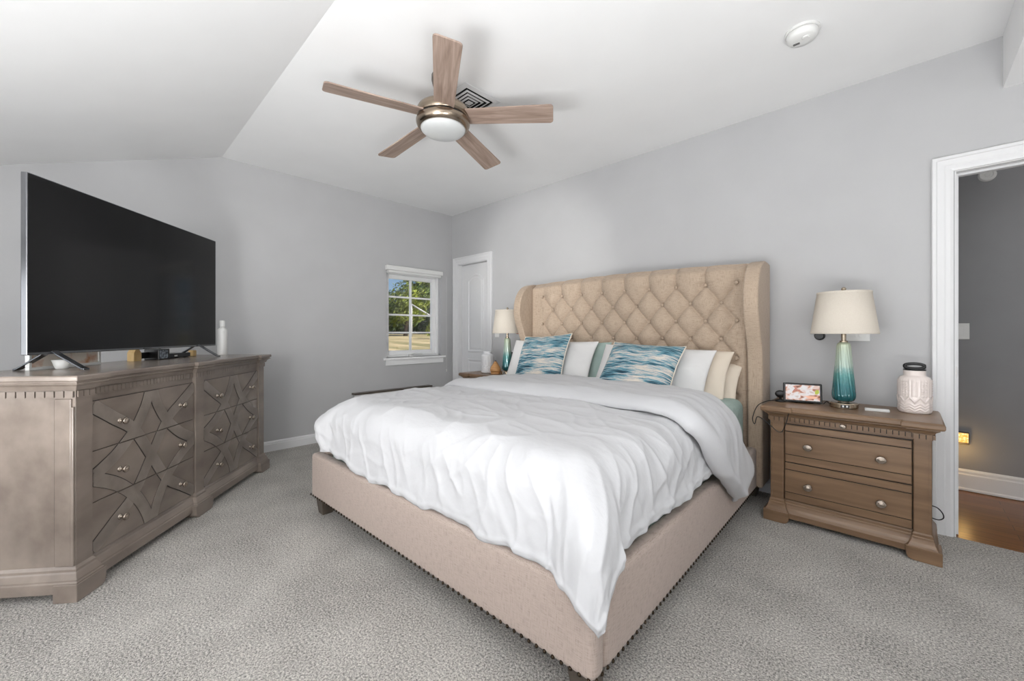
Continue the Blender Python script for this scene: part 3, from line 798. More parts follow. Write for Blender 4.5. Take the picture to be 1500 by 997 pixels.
# back row against the headboard, front row before it
pillow('bed_pillow', 'pale teal bed pillow mostly hidden behind the left white pillow', 0.90, 0.45, 0.12, M_teal, -1.53, 2.005, 0.835, 14, seed=1)
pillow('bed_pillow', 'cream bed pillow lying lowest and furthest right against the headboard', 0.86, 0.36, 0.13, M_cream, -0.525, 2.02, 0.765, 20, spin=-2, seed=2)
pillow('bed_pillow', 'cream bed pillow standing between the right white pillow and the lowest cream one', 0.88, 0.44, 0.13, M_cream, -0.585, 1.955, 0.82, 24, spin=-2, seed=3)
pillow('bed_pillow', 'white bed pillow behind the left blue streaked cushion', 0.94, 0.48, 0.15, M_white_p, -1.625, 1.885, 0.84, 22, seed=4)
pillow('bed_pillow', 'white bed pillow behind the right blue streaked cushion', 0.86, 0.50, 0.16, M_white_p, -0.665, 1.84, 0.815, 30, spin=-2, seed=5)
pillow('throw_cushion', 'upright teal and cream streaked cushion on the left side of the bed', 0.53, 0.50, 0.14, M_streak, -1.61, 1.775, 0.885, 24, spin=4, yaw=-2, pinch=0.06, piping=M_piping, seed=6, cat='cushion')
pillow('throw_cushion', 'reclining teal and cream streaked cushion on the right side of the bed', 0.54, 0.46, 0.15, M_streak, -0.66, 1.68, 0.875, 38, spin=-3, yaw=2, pinch=0.06, piping=M_piping, seed=7.5, cat='cushion')

# ------------------------------------------------------------------ dresser
DA = math.atan2(0.628, -0.778)
dresser = thing('dresser', 'long grey-washed wooden dresser with lattice drawer fronts under the television', 'dresser', (-2.53, -0.06, 0), DA)
DP = [(0, 0), (0.082, 0), (0.082, 0.02), (0.779, 0.02), (0.779, 0), (0.861, 0), (0.861, 0.02), (1.556, 0.02), (1.556, 0), (1.64, 0), (1.64, 0.50), (0, 0.50)]
bm = BM(); stack(bm, DP, [(0, 0.12), (0, 0.858)])
obj('carcass', bm, M_dresser, dresser, bevel=0.002, segs=1)
bm = BM()
box(bm, 0.086, 0.775, 0.0165, 0.0205, 0.138, 0.824); box(bm, 0.865, 1.552, 0.0165, 0.0205, 0.138, 0.824)
obj('drawer_gap_shade', bm, M_dark, dresser, label='dark gaps round the drawers')  # dark sheet standing in for the shade between the drawers
bm = BM(); stack(bm, DP, [(0.012, 0.886), (0.014, 0.892), (0.020, 0.904), (0.030, 0.912), (0.037, 0.914), (0.037, 0.918), (0.031, 0.920), (0.031, 0.926), (0.041, 0.929), (0.041, 0.945), (0.036, 0.950)])
obj('dresser_top', bm, M_dresser, dresser, bevel=0.0015, segs=1)
bm = BM(); stack(bm, DP, [(0.004, 0.850), (0.004, 0.886)])
def dentils(bm, a, b, step, f):
    n = int((b - a) / step); st = (b - a) / n
    for k in range(n): f(a + st * k + st * 0.08, a + st * (k + 1) - st * 0.08)
dentils(bm, 0.0, 0.082, 0.0225, lambda a, b: box(bm, a, b, -0.0095, -0.0035, 0.856, 0.882))
dentils(bm, 0.086, 0.776, 0.0225, lambda a, b: box(bm, a, b, 0.0105, 0.0165, 0.856, 0.882))
dentils(bm, 0.779, 0.861, 0.0225, lambda a, b: box(bm, a, b, -0.0095, -0.0035, 0.856, 0.882))
dentils(bm, 0.865, 1.552, 0.0225, lambda a, b: box(bm, a, b, 0.0105, 0.0165, 0.856, 0.882))
dentils(bm, 1.556, 1.64, 0.0225, lambda a, b: box(bm, a, b, -0.0095, -0.0035, 0.856, 0.882))
dentils(bm, 0.0, 0.50, 0.034, lambda a, b: box(bm, -0.0095, -0.0035, a, b, 0.856, 0.882))
dentils(bm, 0.0, 0.50, 0.034, lambda a, b: box(bm, 1.6435, 1.6495, a, b, 0.856, 0.882))
obj('dentil_frieze', bm, M_dresser, dresser)
bm = BM()
for x0, x1, y in ((0.0, 0.082, -0.0042), (0.086, 0.776, 0.0158), (0.779, 0.861, -0.0042), (0.865, 1.552, 0.0158), (1.556, 1.64, -0.0042)): box(bm, x0, x1, y, y + 0.0005, 0.856, 0.882)
box(bm, -0.0042, -0.0037, 0.0, 0.5, 0.856, 0.882)
obj('dentil_shadow_gap', bm, M_dark, dresser)
bm = BM(); stack(bm, DP, [(0.026, 0.036), (0.026, 0.080), (0.022, 0.083), (0.022, 0.090), (0.012, 0.112), (0.008, 0.118), (0.008, 0.128), (0, 0.140)])
obj('plinth', bm, M_dresser, dresser, bevel=0.0015, segs=1)
def bracket(x0, x1, cl, cr, y0=-0.031, y1=0.06):
    """bracket foot: flat toe with curved cut at its open ends"""
    pts = [(x0 + (0.03 if cl else 0), 0.0), (x1 - (0.03 if cr else 0), 0.0)]
    if cr: pts += [(x1 - 0.012, 0.008), (x1 - 0.004, 0.022)]
    pts += [(x1, 0.075), (x0, 0.075)]
    if cl: pts += [(x0 + 0.004, 0.022), (x0 + 0.012, 0.008)]
    return prism(BM(), pts, y0, y1, 'y')
for x0, x1, cl, cr in ((-0.031, 0.115, False, True), (0.735, 0.905, True, True), (1.525, 1.671, True, False)):
    obj('foot', bracket(x0, x1, cl, cr), M_dresser, dresser, bevel=0.002, segs=1)
for x0, x1 in ((-0.03, 0.1), (1.54, 1.67)):
    obj('foot', bxm(x0, x1, 0.40, 0.529, 0, 0.07), M_dresser, dresser, bevel=0.002, segs=1)
bm = BM(); box(bm, -0.007, 0.0005, 0.012, 0.075, 0.141, 0.849); box(bm, -0.007, 0.0005, 0.425, 0.49, 0.141, 0.849)
box(bm, -0.011, 0.0, 0.0, 0.011, 0.141, 0.815)
obj('end_stile', bm, M_dresser, dresser, bevel=0.003, segs=2)
bm = BM(); box(bm, -0.0012, 0.0003, 0.0755, 0.079, 0.145, 0.845); box(bm, -0.0012, 0.0003, 0.421, 0.4245, 0.145, 0.845)
obj('end_groove', bm, M_dark, dresser)
# pewter knob: two of its own on every drawer
bm = BM(); lathe(bm, [(0, 0), (0.014, 0), (0.014, -0.003), (0.010, -0.006), (0.006, -0.010), (0.0055, -0.017), (0.009, -0.021), (0.0155, -0.024), (0.0175, -0.028), (0.0165, -0.032), (0.013, -0.0345), (0.0115, -0.0335), (0.009, -0.037), (0.005, -0.039), (0, -0.0395)], (0, 0, 0), 24, 'y')
knob0 = obj('knob', bm, M_knob, None, smooth=True); knob_used = [False]
def put_knob(parent, x, y, z, s=1.0, sx=1.0):
    k = knob0 if not knob_used[0] else knob0.copy()
    if knob_used[0]: COL.objects.link(k)
    knob_used[0] = True
    k.parent = parent; k.location = (x, y, z); k.scale = (s * sx, s, s)
    return k
def lattice(hw):
    """centre lines of the interlaced bands of one drawer bank, half size hw, as lists of (x, z)"""
    c = [(-1, 0.94), (-0.68, 0.72), (-0.33, 0.47), (0, 0.0), (0.33, -0.47), (0.68, -0.72), (1, -0.94)]
    a = [(-0.03, 1.02), (-0.13, 0.76), (-0.33, 0.47), (-0.64, 0.20), (-1.02, 0.0)]
    out = [c, [(-x, z) for x, z in c], a, [(-x, z) for x, z in a], [(x, -z) for x, z in a], [(-x, -z) for x, z in a]]
    return [[(p[0] * hw, p[1] * hw) for p in l] for l in out]
def ribbon(bm, pts, w, y, th, x0, z0, shift=0.0):
    P = smooth_path([(a, b, 0) for a, b in pts], 8); L = []
    for i, p in enumerate(P):
        t = (P[min(i + 1, len(P) - 1)] - P[max(i - 1, 0)]).normalized(); nn = Vector((-t.y, t.x, 0))
        a = p + nn * (w / 2 + shift); b = p - nn * (w / 2 - shift)
        L.append([bm.verts.new((x0 + q.x, yy, z0 + q.y)) for q, yy in ((a, y + th), (a, y), (b, y), (b, y + th))])
    for A, B in zip(L[:-1], L[1:]):
        for k in range(4): bm.faces.new((A[k], A[(k + 1) % 4], B[(k + 1) % 4], B[k]))
    bm.faces.new(L[0][::-1]); bm.faces.new(L[-1])
def clip(bm, x0, x1, z0, z1):
    for co, no in (((x0, 0, 0), (-1, 0, 0)), ((x1, 0, 0), (1, 0, 0)), ((0, 0, z0), (0, 0, -1)), ((0, 0, z1), (0, 0, 1))):
        bmesh.ops.bisect_plane(bm, geom=bm.verts[:] + bm.edges[:] + bm.faces[:], plane_co=co, plane_no=no, clear_outer=True)
ROWS = [(0.600, 0.8225), (0.370, 0.5965), (0.140, 0.3665)]
for bx0, bx1 in ((0.088, 0.773), (0.867, 1.550)):
    cx, cz, hw = (bx0 + bx1) / 2, 0.481, 0.343
    for r, (z0, z1) in enumerate(ROWS):
        d = obj('drawer', bxm(bx0, bx1, 0.0085, 0.0165, z0, z1), M_dresser, dresser, bevel=0.0015, segs=1)
        bm = BM()
        for q, line in enumerate(lattice(hw)): ribbon(bm, line, 0.064, 0.0078 - 0.0001 * q, 0.003, cx, cz, 0.0)
        clip(bm, bx0 + 0.001, bx1 - 0.001, z0 + 0.001, z1 - 0.001)
        obj('inlay_groove', bm, M_dark, d)
        bm = BM()
        for q, line in enumerate(lattice(hw)): ribbon(bm, line, 0.058, 0.0058 - 0.0003 * q, 0.003, cx, cz, 0.0015)
        clip(bm, bx0 + 0.001, bx1 - 0.001, z0 + 0.001, z1 - 0.001)
        obj('lattice_inlay', bm, M_strap, d)
        zk = [0.706, 0.473, 0.243][r]
        put_knob(d, bx0 + 0.146, 0.0085, zk); put_knob(d, bx0 + 0.566, 0.0085, zk)

# ------------------------------------------------------------------ television and the things on the dresser (dresser frame)
ZD = 0.950
def dpos(u, v, z=ZD):
    p = Matrix.Rotation(DA, 3, 'Z') @ Vector((u, v, 0)); return (p.x - 2.53, p.y - 0.06, z)
tv = thing('television', 'large flat black television on two splayed metal legs', 'television', dpos(0.822, 0.30), DA)
TW, TH, TZ = 1.392, 0.822, 0.078
obj('tv_housing', bxm(-TW / 2, TW / 2, 0.0, 0.026, TZ, TZ + TH), M_tvbody, tv, bevel=0.003)
obj('rear_cover', prism(BM(), [(-0.55, TZ + 0.03), (0.55, TZ + 0.03), (0.50, TZ + 0.42), (-0.50, TZ + 0.42)], 0.0262, 0.062, 'y'), M_black, tv, bevel=0.008)
obj('screen', bxm(-TW / 2 + 0.005, TW / 2 - 0.005, -0.0014, -0.0002, TZ + 0.012, TZ + TH - 0.005), M_screen, tv)
obj('logo_bar', bxm(-0.03, 0.03, -0.0015, 0.0, TZ + 0.003, TZ + 0.009), M_tvleg, tv)
for lx in (-0.572, 0.495):
    bm = BM()
    for sgn in (-1, 1):
        pts = [(0.013 + sgn * 0.012, TZ + 0.012), (0.013 + sgn * 0.035, TZ - 0.006), (0.013 + sgn * 0.135, 0.008), (0.013 + sgn * 0.150, 0.003)]
        w = 0.016
        L = []
        for (y, z) in pts: L.append([bm.verts.new((lx + a * w, y, z + b)) for a, b in ((-1, -0.003), (1, -0.003), (1, 0.006), (-1, 0.006))])
        for A, B in zip(L[:-1], L[1:]):
            for k in range(4): bm.faces.new((A[k], A[(k + 1) % 4], B[(k + 1) % 4], B[k]))
        bm.faces.new(L[0][::-1]); bm.faces.new(L[-1])
    obj('leg', bm, M_tvleg, tv, bevel=0.002)
# white tray with a shell print, leaning behind the left leg
M_print = mat('shell_print', (236, 226, 214), (206, 150, 110), rough=0.6, scale=(14, 14, 14), detail=3, ramp=(0.52, 0.72))
fr_ = thing('picture_frame', 'small white picture frame with a peach print lying low behind the television', 'picture frame', dpos(0.44, 0.405), DA + R(2))
bm = BM(); box(bm, -0.20, 0.20, 0, 0.018, 0.0, 0.014); box(bm, -0.20, 0.20, 0, 0.018, 0.106, 0.12); box(bm, -0.20, -0.186, 0, 0.018, 0.014, 0.106); box(bm, 0.186, 0.20, 0, 0.018, 0.014, 0.106)
obj('frame', bm, M_plastic, fr_, bevel=0.002)
obj('print', bxm(-0.186, 0.186, 0.006, 0.016, 0.014, 0.106), M_print, fr_)
dsh = thing('trinket_dish', 'white trinket dish on the dresser behind the left television leg', 'dish', dpos(0.33, 0.34), DA)
bm = BM(); lathe(bm, [(0, 0.0), (0.02, 0.0), (0.024, 0.006), (0.036, 0.045), (0.034, 0.046), (0.021, 0.01), (0, 0.008)], (0, 0, 0), 28); obj('bowl', bm, M_plastic, dsh, smooth=True)
rl = thing('wooden_stand', 'pale pine block with a dark bar behind the television', 'stand', dpos(0.90, 0.43), DA)
bm = BM(); prism(bm, [(-0.03, 0), (0.03, 0), (0.03, 0.05), (0.012, 0.075), (-0.012, 0.075), (-0.03, 0.055)], -0.02, 0.02, 'y'); obj('block', bm, M_pine, rl, bevel=0.002)
obj('bar', bxm(0.0305, 0.10, -0.012, 0.012, 0.012, 0.052), M_black, rl, bevel=0.003)
bx = thing('hub_box', 'small black box with a pale printed front panel under the television', 'box', dpos(1.055, 0.36), DA)
obj('case', bxm(-0.05, 0.05, 0, 0.09, 0, 0.07), M_black, bx, bevel=0.004)
M_lcd = mat('pale_panel', (150, 160, 172), (60, 66, 74), rough=0.25, scale=(60, 1, 60), detail=1)
obj('front_panel', bxm(-0.044, 0.03, -0.002, -0.0002, 0.008, 0.064), M_lcd, bx)
st = thing('media_box', 'flat black media box on the dresser beneath the television', 'media box', dpos(1.24, 0.38), DA)
obj('case', bxm(-0.11, 0.11, 0, 0.11, 0.004, 0.034), M_black, st, bevel=0.004)
for sx in (-0.09, 0.09):
    for sy in (0.02, 0.09): obj('foot', bxm(sx - 0.01, sx + 0.01, sy - 0.01, sy + 0.01, 0, 0.0042), M_black, st)
obj('status_label', bxm(-0.06, -0.03, -0.0012, 0.0, 0.012, 0.022), M_plastic, st)
cab = BM(); tube(cab, smooth_path([(0, 0.0, 0.04), (0.03, 0.0, 0.075), (0.07, 0.01, 0.05), (0.10, 0.0, 0.10)], 8), 0.003)
tube(cab, smooth_path([(0.06, 0.01, 0.037), (0.08, -0.01, 0.055), (0.05, 0, 0.085), (0.03, 0.01, 0.11)], 8), 0.003)
cb = tag(obj('cable', cab, M_black, None, smooth=True), 'thin black cables looping down behind the television to the media box', 'cable'); cb.location = dpos(1.17, 0.52); cb.rotation_euler = (0, 0, DA)
bm = BM(); box(bm, -0.022, 0.022, -0.018, 0.018, 0, 0.045)
pb = tag(obj('pine_block', bm, M_pine, None, bevel=0.006), 'little pine block at the right end behind the television leg', 'block'); pb.location = dpos(1.47, 0.44); pb.rotation_euler = (0, 0, DA)
bt = thing('white_bottle', 'slim white bottle standing on the dresser at the right edge of the television', 'bottle', dpos(1.628, 0.312), DA)
bm = BM(); lathe(bm, [(0, 0), (0.032, 0), (0.035, 0.006), (0.035, 0.19), (0.033, 0.205), (0.016, 0.222), (0.016, 0.228), (0, 0.228)], (0, 0, 0), 32); obj('body', bm, M_plastic, bt, smooth=True)
bm = BM(); lathe(bm, [(0, 0.2285), (0.018, 0.2285), (0.018, 0.275), (0.016, 0.279), (0, 0.279)], (0, 0, 0), 24); obj('cap', bm, M_plastic, bt, smooth=False, bevel=0.001)

# ------------------------------------------------------------------ nightstands
NP = [(0.03, 0.03), (0.098, 0.03), (0.098, 0.05), (0.648, 0.05), (0.648, 0.03), (0.713, 0.03), (0.713, 0.430), (0.03, 0.430)]
def make_nightstand(loc):
    t = thing('nightstand', '', 'nightstand', loc, 0.0, 'matching nightstands')
    bm = BM(); stack(bm, NP, [(0, 0.12), (0, 0.605)]); obj('carcass', bm, M_night, t, bevel=0.0015, segs=1)
    bm = BM(); stack(bm, NP, [(0.004, 0.598), (0.004, 0.628), (0.010, 0.632), (0.014, 0.640), (0.028, 0.650), (0.028, 0.655)])
    dentils(bm, 0.104, 0.642, 0.0225, lambda a, b: box(bm, a, b, 0.0375, 0.0465, 0.602, 0.624))
    dentils(bm, 0.027, 0.101, 0.0225, lambda a, b: box(bm, a, b, 0.0175, 0.0265, 0.602, 0.624))
    dentils(bm, 0.645, 0.716, 0.0225, lambda a, b: box(bm, a, b, 0.0175, 0.0265, 0.602, 0.624))
    dentils(bm, 0.03, 0.430, 0.0225, lambda a, b: box(bm, 0.7165, 0.7255, a, b, 0.602, 0.624))
    dentils(bm, 0.03, 0.430, 0.0225, lambda a, b: box(bm, 0.0175, 0.0265, a, b, 0.602, 0.624))
    obj('cornice', bm, M_night, t)
    bm = BM()
    for x0, x1, y in ((0.027, 0.101, 0.0258), (0.104, 0.642, 0.0458), (0.645, 0.716, 0.0258)): box(bm, x0, x1, y, y + 0.0005, 0.602, 0.624)
    box(bm, 0.7168, 0.7174, 0.03, 0.43, 0.602, 0.624)
    obj('dentil_shadow_gap', bm, M_dark, t)
    pt = obj('pull_out_tray', bxm(0.105, 0.641, 0.033, 0.0374, 0.598, 0.6015), M_night, t)
    bm = BM(); stack(bm, NP, [(0.034, 0.6552), (0.042, 0.659), (0.045, 0.665), (0.045, 0.680), (0.039, 0.688), (0.036, 0.690)])
    obj('nightstand_top', bm, M_night, t, bevel=0.0015, segs=1)
    bm = BM(); stack(bm, NP, [(0.028, 0.03), (0.028, 0.060), (0.025, 0.064), (0.019, 0.072), (0.013, 0.086), (0.009, 0.102), (0.008, 0.112), (0.005, 0.113), (0.005, 0.126), (0, 0.134)])
    obj('plinth', bm, M_night, t, bevel=0.0015, segs=1)
    for x0, x1, cl, cr in ((-0.002, 0.128, False, True), (0.618, 0.748, True, False)):
        b = bracket(x0, x1, cl, cr, -0.002, 0.12)
        for v in b.verts: v.co.z *= 0.88
        obj('foot', b, M_night, t, bevel=0.002, segs=1)
        obj('foot', bxm(x0 + 0.005, x1 - 0.005, 0.36, 0.453, 0, 0.06), M_night, t, bevel=0.002, segs=1)
    for x0, x1 in ((0.04, 0.088), (0.657, 0.703)):      # raised fillet framing each column
        bm = BM(); box(bm, x0 - 0.006, x0, 0.026, 0.0305, 0.15, 0.585); box(bm, x1, x1 + 0.006, 0.026, 0.0305, 0.15, 0.585)
        obj('column_fillet', bm, M_night, t)
    obj('drawer_gap_shade', bxm(0.1005, 0.6455, 0.0462, 0.0503, 0.135, 0.588), M_dark, t)  # dark backing, painted shade round the drawer fronts
    for z0, z1, zk in ((0.362, 0.583, 0.469), (0.138, 0.356, 0.240)):
        bm = BM(); box(bm, 0.103, 0.643, 0.040, 0.046, z0, z1)
        box(bm, 0.104, 0.642, 0.0335, 0.0405, z0 + 0.0475, z1 - 0.0415); box(bm, 0.104, 0.642, 0.036, 0.0405, z0 + 0.002, z0 + 0.043); box(bm, 0.104, 0.642, 0.036, 0.0405, z1 - 0.037, z1 - 0.002)
        d = obj('drawer', bm, M_night, t, bevel=0.0012, segs=1)
        g_ = BM(); box(g_, 0.1045, 0.6415, 0.0392, 0.0399, z0 + 0.042, z0 + 0.049); box(g_, 0.1045, 0.6415, 0.0392, 0.0399, z1 - 0.043, z1 - 0.036); obj('bead_groove', g_, M_dark, d)
        put_knob(d, 0.217, 0.0335, zk, 1.1, 1.18); put_knob(d, 0.528, 0.0335, zk, 1.1, 1.18)
    put_knob(t, 0.372, 0.037, 0.614, 0.7, 1.2)
    return t
ns = make_nightstand((-0.62, 2.835, 0)); ns['label'] = 'brown wooden two-drawer nightstand right of the bed beside the doorway'
ns2 = copy_tree(ns); ns2.location = (-3.515, 2.80, 0); ns2['label'] = 'nightstand behind the far left side of the bed by the panelled door'

# ------------------------------------------------------------------ table lamps
def make_lamp(loc):
    t = thing('table_lamp', '', 'table lamp', loc, R(10), 'matching bedside lamps')
    bm = BM(); lathe(bm, [(0, 0), (0.064, 0), (0.067, 0.003), (0.067, 0.026), (0.063, 0.03), (0.03, 0.031), (0.028, 0.036), (0, 0.036)], (0, 0, 0), 48); obj('base', bm, M_brass, t, smooth=False, bevel=0.001)
    pl = obj('charging_panel', bxm(-0.020, 0.020, -0.0685, -0.0655, 0.006, 0.024), M_black, t)
    bm = BM(); box(bm, -0.013, -0.005, -0.0692, -0.0687, 0.010, 0.020); box(bm, 0.005, 0.013, -0.0692, -0.0687, 0.010, 0.020); obj('socket', bm, M_plastic, pl)
    prof = [(0.026, 0.036), (0.045, 0.042), (0.053, 0.055), (0.0555, 0.075), (0.054, 0.10), (0.050, 0.15), (0.045, 0.21), (0.040, 0.27), (0.0355, 0.33), (0.033, 0.365), (0.028, 0.378), (0.018, 0.384)]
    P = smooth_path([(a, b, 0) for a, b in prof], 5); bm = BM(); NA = 120; rings = []
    for p in P:
        amp = 0.055 * sst(0.036, 0.07, p.y) * (1 - sst(0.35, 0.38, p.y)); ring = []
        for k in range(NA):
            a = 2 * PI * k / NA; tw = 0.7 * (p.y - 0.04) / 0.35
            r = p.x * (1 + amp * (abs(math.cos(9 * (a + tw))) - 0.6)); ring.append(bm.verts.new((r * math.cos(a), r * math.sin(a), p.y)))
        rings.append(ring)
    for A, B in zip(rings[:-1], rings[1:]):
        for k in range(NA): bm.faces.new((A[k], A[(k + 1) % NA], B[(k + 1) % NA], B[k]))
    bm.faces.new(rings[0][::-1]); bm.faces.new(rings[-1])
    obj('glass_body', bm, M_ombre, t, smooth=True)
    bm = BM(); lathe(bm, [(0, 0.384), (0.019, 0.384), (0.019, 0.392), (0.012, 0.394), (0.012, 0.50), (0, 0.50)], (0, 0, 0), 24); obj('neck', bm, M_brass, t)
    bm = BM(); lathe(bm, [(0, 0.5), (0.004, 0.5), (0.004, 0.676), (0, 0.676)], (0, 0, 0), 12); 
    for k in range(3):
        a = k * 2 * PI / 3; tube(bm, [(0, 0, 0.672), (0.125 * math.cos(a), 0.125 * math.sin(a), 0.674)], 0.002, 6)
    obj('harp', bm, M_brass, t)
    bm = BM(); lathe(bm, [(0, 0.50), (0.014, 0.50), (0.014, 0.53), (0.024, 0.56), (0.029, 0.59), (0.022, 0.615), (0, 0.625)], (0, 0, 0), 20); obj('bulb', bm, M_frost, t, smooth=True)
    bm = BM()
    rb, rtp, z0, z1 = 0.158, 0.128, 0.433, 0.680
    lathe(bm, [(rb, z0), (rb + 0.0012, z0 + 0.002), (rb + 0.0012, z0 + 0.012), (rb, z0 + 0.013), (rtp, z1 - 0.013), (rtp + 0.0012, z1 - 0.012), (rtp, z1), (rtp - 0.003, z1), (rb - 0.003, z0)], (0, 0, 0), 64)
    # remove cap faces so that the shade is an open drum
    for f in [f for f in bm.faces if len(f.verts) > 8]: bm.faces.remove(f)
    vs_ = sorted(bm.verts, key=lambda v: v.index)
    bm.verts.ensure_lookup_table()
    a = bm.verts[:64]; b = bm.verts[-64:]
    for k in range(64): bm.faces.new((a[k], a[(k + 1) % 64], b[(k + 1) % 64], b[k]))
    obj('lamp_shade', bm, M_shade, t, smooth=True)
    bm = BM(); lathe(bm, [(0, 0.676), (0.007, 0.677), (0.006, 0.684), (0.011, 0.690), (0.0125, 0.697), (0.008, 0.706), (0, 0.709)], (0, 0, 0), 20); obj('finial', bm, M_brass, t, smooth=True)
    return t
lamp = make_lamp((-0.262, 3.075, 0.690)); lamp['label'] = 'teal glass table lamp with cream drum shade on the right nightstand'
lamp2 = copy_tree(lamp); lamp2.location = (-3.03, 3.045, 0.690); lamp2['label'] = 'table lamp half hidden behind the left wing of the headboard'

# ------------------------------------------------------------------ canisters and other bedside things
def canister_mesh(r0, h, relief):
    prof = [(0.0, 0), (r0 * 0.94, 0), (r0, 0.006)] + [(r0, 0.006 + (h * 0.76 - 0.006) * k / 60) for k in range(1, 61)] + [(r0 * 0.985, h * 0.80), (r0 * 0.90, h * 0.845), (r0 * 0.74, h * 0.87), (r0 * 0.68, h * 0.885), (r0 * 0.68, h * 0.985), (r0 * 0.66, h), (r0 * 0.60, h), (0.0, h * 0.99)]
    bm = BM(); lathe(bm, prof, (0, 0, 0), 144)
    for v in bm.verts:
        z = v.co.z / h; rr = math.hypot(v.co.x, v.co.y)
        if rr < r0 * 0.97 or z < 0.04 or z > 0.78: continue
        a = math.atan2(v.co.y, v.co.x); w = 0.0; ap = (a / (2 * PI) * 10) % 1.0; tri = abs(2 * ap - 1)
        if z < 0.24:                                # chevron rows
            w = max(0, math.cos(2 * PI * ((z - 0.05) * 16 - tri * 1.0)))
        elif z < 0.40:
            w = 1.4 if abs((z - 0.26) / 0.12 - tri) < 0.16 else 0.0
        else:
            q = int((a / (2 * PI) * 10) % 10) % 2
            w = max(0, math.cos(a * 30)) * (0.8 if q else (1.2 if math.sin(z * 110) > 0 else 0.0))
        k = 1 + relief * w / r0; v.co.x *= k; v.co.y *= k
    return bm
cn = thing('canister', 'tall embossed white ceramic canister with black handled lid on the right nightstand', 'canister', (0.035, 3.16, 0.690), 0)
obj('jar', canister_mesh(0.067, 0.232, 0.0035), M_ceram, cn, smooth=True)
bm = BM(); lathe(bm, [(0, 0.2325), (0.046, 0.2325), (0.047, 0.236), (0.044, 0.240), (0, 0.241)], (0, 0, 0), 32)
ring = [(math.cos(a) * (0.040 if abs(math.cos(a)) > 0.0 else 0.04), 0.0, 0.2545 + math.copysign(abs(math.sin(a)) ** 0.8, math.sin(a)) * 0.0135) for a in [2 * PI * k / 32 for k in range(32)]]
tube(bm, ring, 0.0085, 10, closed=True)
o = obj('lid', bm, M_black, cn, smooth=True, label='black lid with loop handle'); o.rotation_euler = (0, 0, R(5))
cn2 = thing('canister', 'embossed white ceramic canister on the left nightstand in front of the panelled door', 'canister', (-3.315, 3.02, 0.690), 0)
obj('jar', canister_mesh(0.068, 0.235, 0.0030), M_ceram2, cn2, smooth=True)
df_ = thing('diffuser', 'teardrop honey-wood diffuser on the left nightstand beside the canister', 'diffuser', (-3.165, 3.0, 0.690), 0)
bm = BM(); lathe(bm, [(0, 0.018), (0.050, 0.018), (0.058, 0.03), (0.058, 0.048), (0.047, 0.075), (0.028, 0.105), (0.018, 0.122), (0.012, 0.130), (0, 0.131)], (0, 0, 0), 36); obj('body', bm, M_wood, df_, smooth=True)
bm = BM(); lathe(bm, [(0, 0), (0.048, 0), (0.052, 0.004), (0.052, 0.0178), (0, 0.0178)], (0, 0, 0), 36); obj('base', bm, M_wood, df_, smooth=False)
bm = BM(); lathe(bm, [(0, 0.1312), (0.009, 0.1312), (0.008, 0.141), (0, 0.142)], (0, 0, 0), 16); obj('tip', bm, M_bedleg, df_)
# smart display
sd = thing('smart_display', 'black framed smart display showing a bright kitchen picture on the nightstand', 'smart display', (-0.462, 3.075, 0.690), R(12))
sd.rotation_euler = (0, 0, R(14))
M_show = emit_noise('display_picture', [(0.30, (120, 70, 52)), (0.40, (205, 140, 112)), (0.47, (232, 206, 196)), (0.55, (238, 230, 230)), (0.62, (240, 236, 236)), (0.72, (214, 190, 180))], (26, 1, 38), 0.85)
tilt = Matrix.Rotation(R(-9), 4, 'X')
def tl(bm): bmesh.ops.transform(bm, matrix=tilt, verts=bm.verts[:]); return bm
obj('case', tl(bxm(-0.100, 0.100, -0.012, 0.006, 0.003, 0.124)), M_black, sd, bevel=0.006, segs=3)
obj('screen', tl(bxm(-0.087, 0.087, -0.0135, -0.0122, 0.017, 0.112)), M_show, sd)
M_leafy = emit_flat('display_plant', (150, 158, 60), 0.7); M_bowl = emit_flat('display_bowl', (196, 150, 126), 0.7); M_figure = emit_flat('display_figure', (150, 96, 84), 0.7)  # flat colours of the shapes in the display picture
def disc(pts): return tl(prism(BM(), pts, -0.0141, -0.0136, 'y'))
obj('picture_plant', disc([(0.062, 0.062), (0.072, 0.058), (0.083, 0.066), (0.084, 0.080), (0.074, 0.088), (0.063, 0.078)]), M_leafy, sd)
obj('picture_bowl', disc([(0.01, 0.046), (0.03, 0.030), (0.06, 0.030), (0.078, 0.046)]), M_bowl, sd)
obj('picture_figure', disc([(-0.05, 0.072), (-0.038, 0.09), (-0.046, 0.1), (-0.036, 0.102), (-0.028, 0.088), (-0.012, 0.072), (-0.018, 0.068), (-0.034, 0.08), (-0.044, 0.068)]), M_figure, sd)
obj('stand', prism(BM(), [(0.0, 0.0), (0.075, 0.0), (0.02, 0.085)], -0.06, 0.06, 'x'), M_black, sd, bevel=0.006)
wc = thing('puck_camera', 'small round black camera on a pivot base at the nightstand corner', 'camera', (-0.575, 3.055, 0.690), R(20))
bm = BM(); lathe(bm, [(0, 0), (0.030, 0), (0.032, 0.004), (0.028, 0.012), (0.008, 0.016), (0.007, 0.026), (0, 0.026)], (0, 0, 0), 28); obj('base', bm, M_black, wc, smooth=True)
bm = BM(); lathe(bm, [(0, -0.012), (0.024, -0.012), (0.029, -0.006), (0.029, 0.006), (0.024, 0.012), (0, 0.012)], (0, 0, 0.048), 28, 'y', 1, 0.82); obj('head', bm, M_black, wc, smooth=True)
rm = tag(obj('remote_control', bxm(-0.052, 0.052, -0.016, 0.016, 0, 0.014), M_plastic, None, bevel=0.003), 'small white remote lying on the nightstand in front of the canister', 'remote'); rm.location = (-0.115, 3.05, 0.690); rm.rotation_euler = (0, 0, R(6))
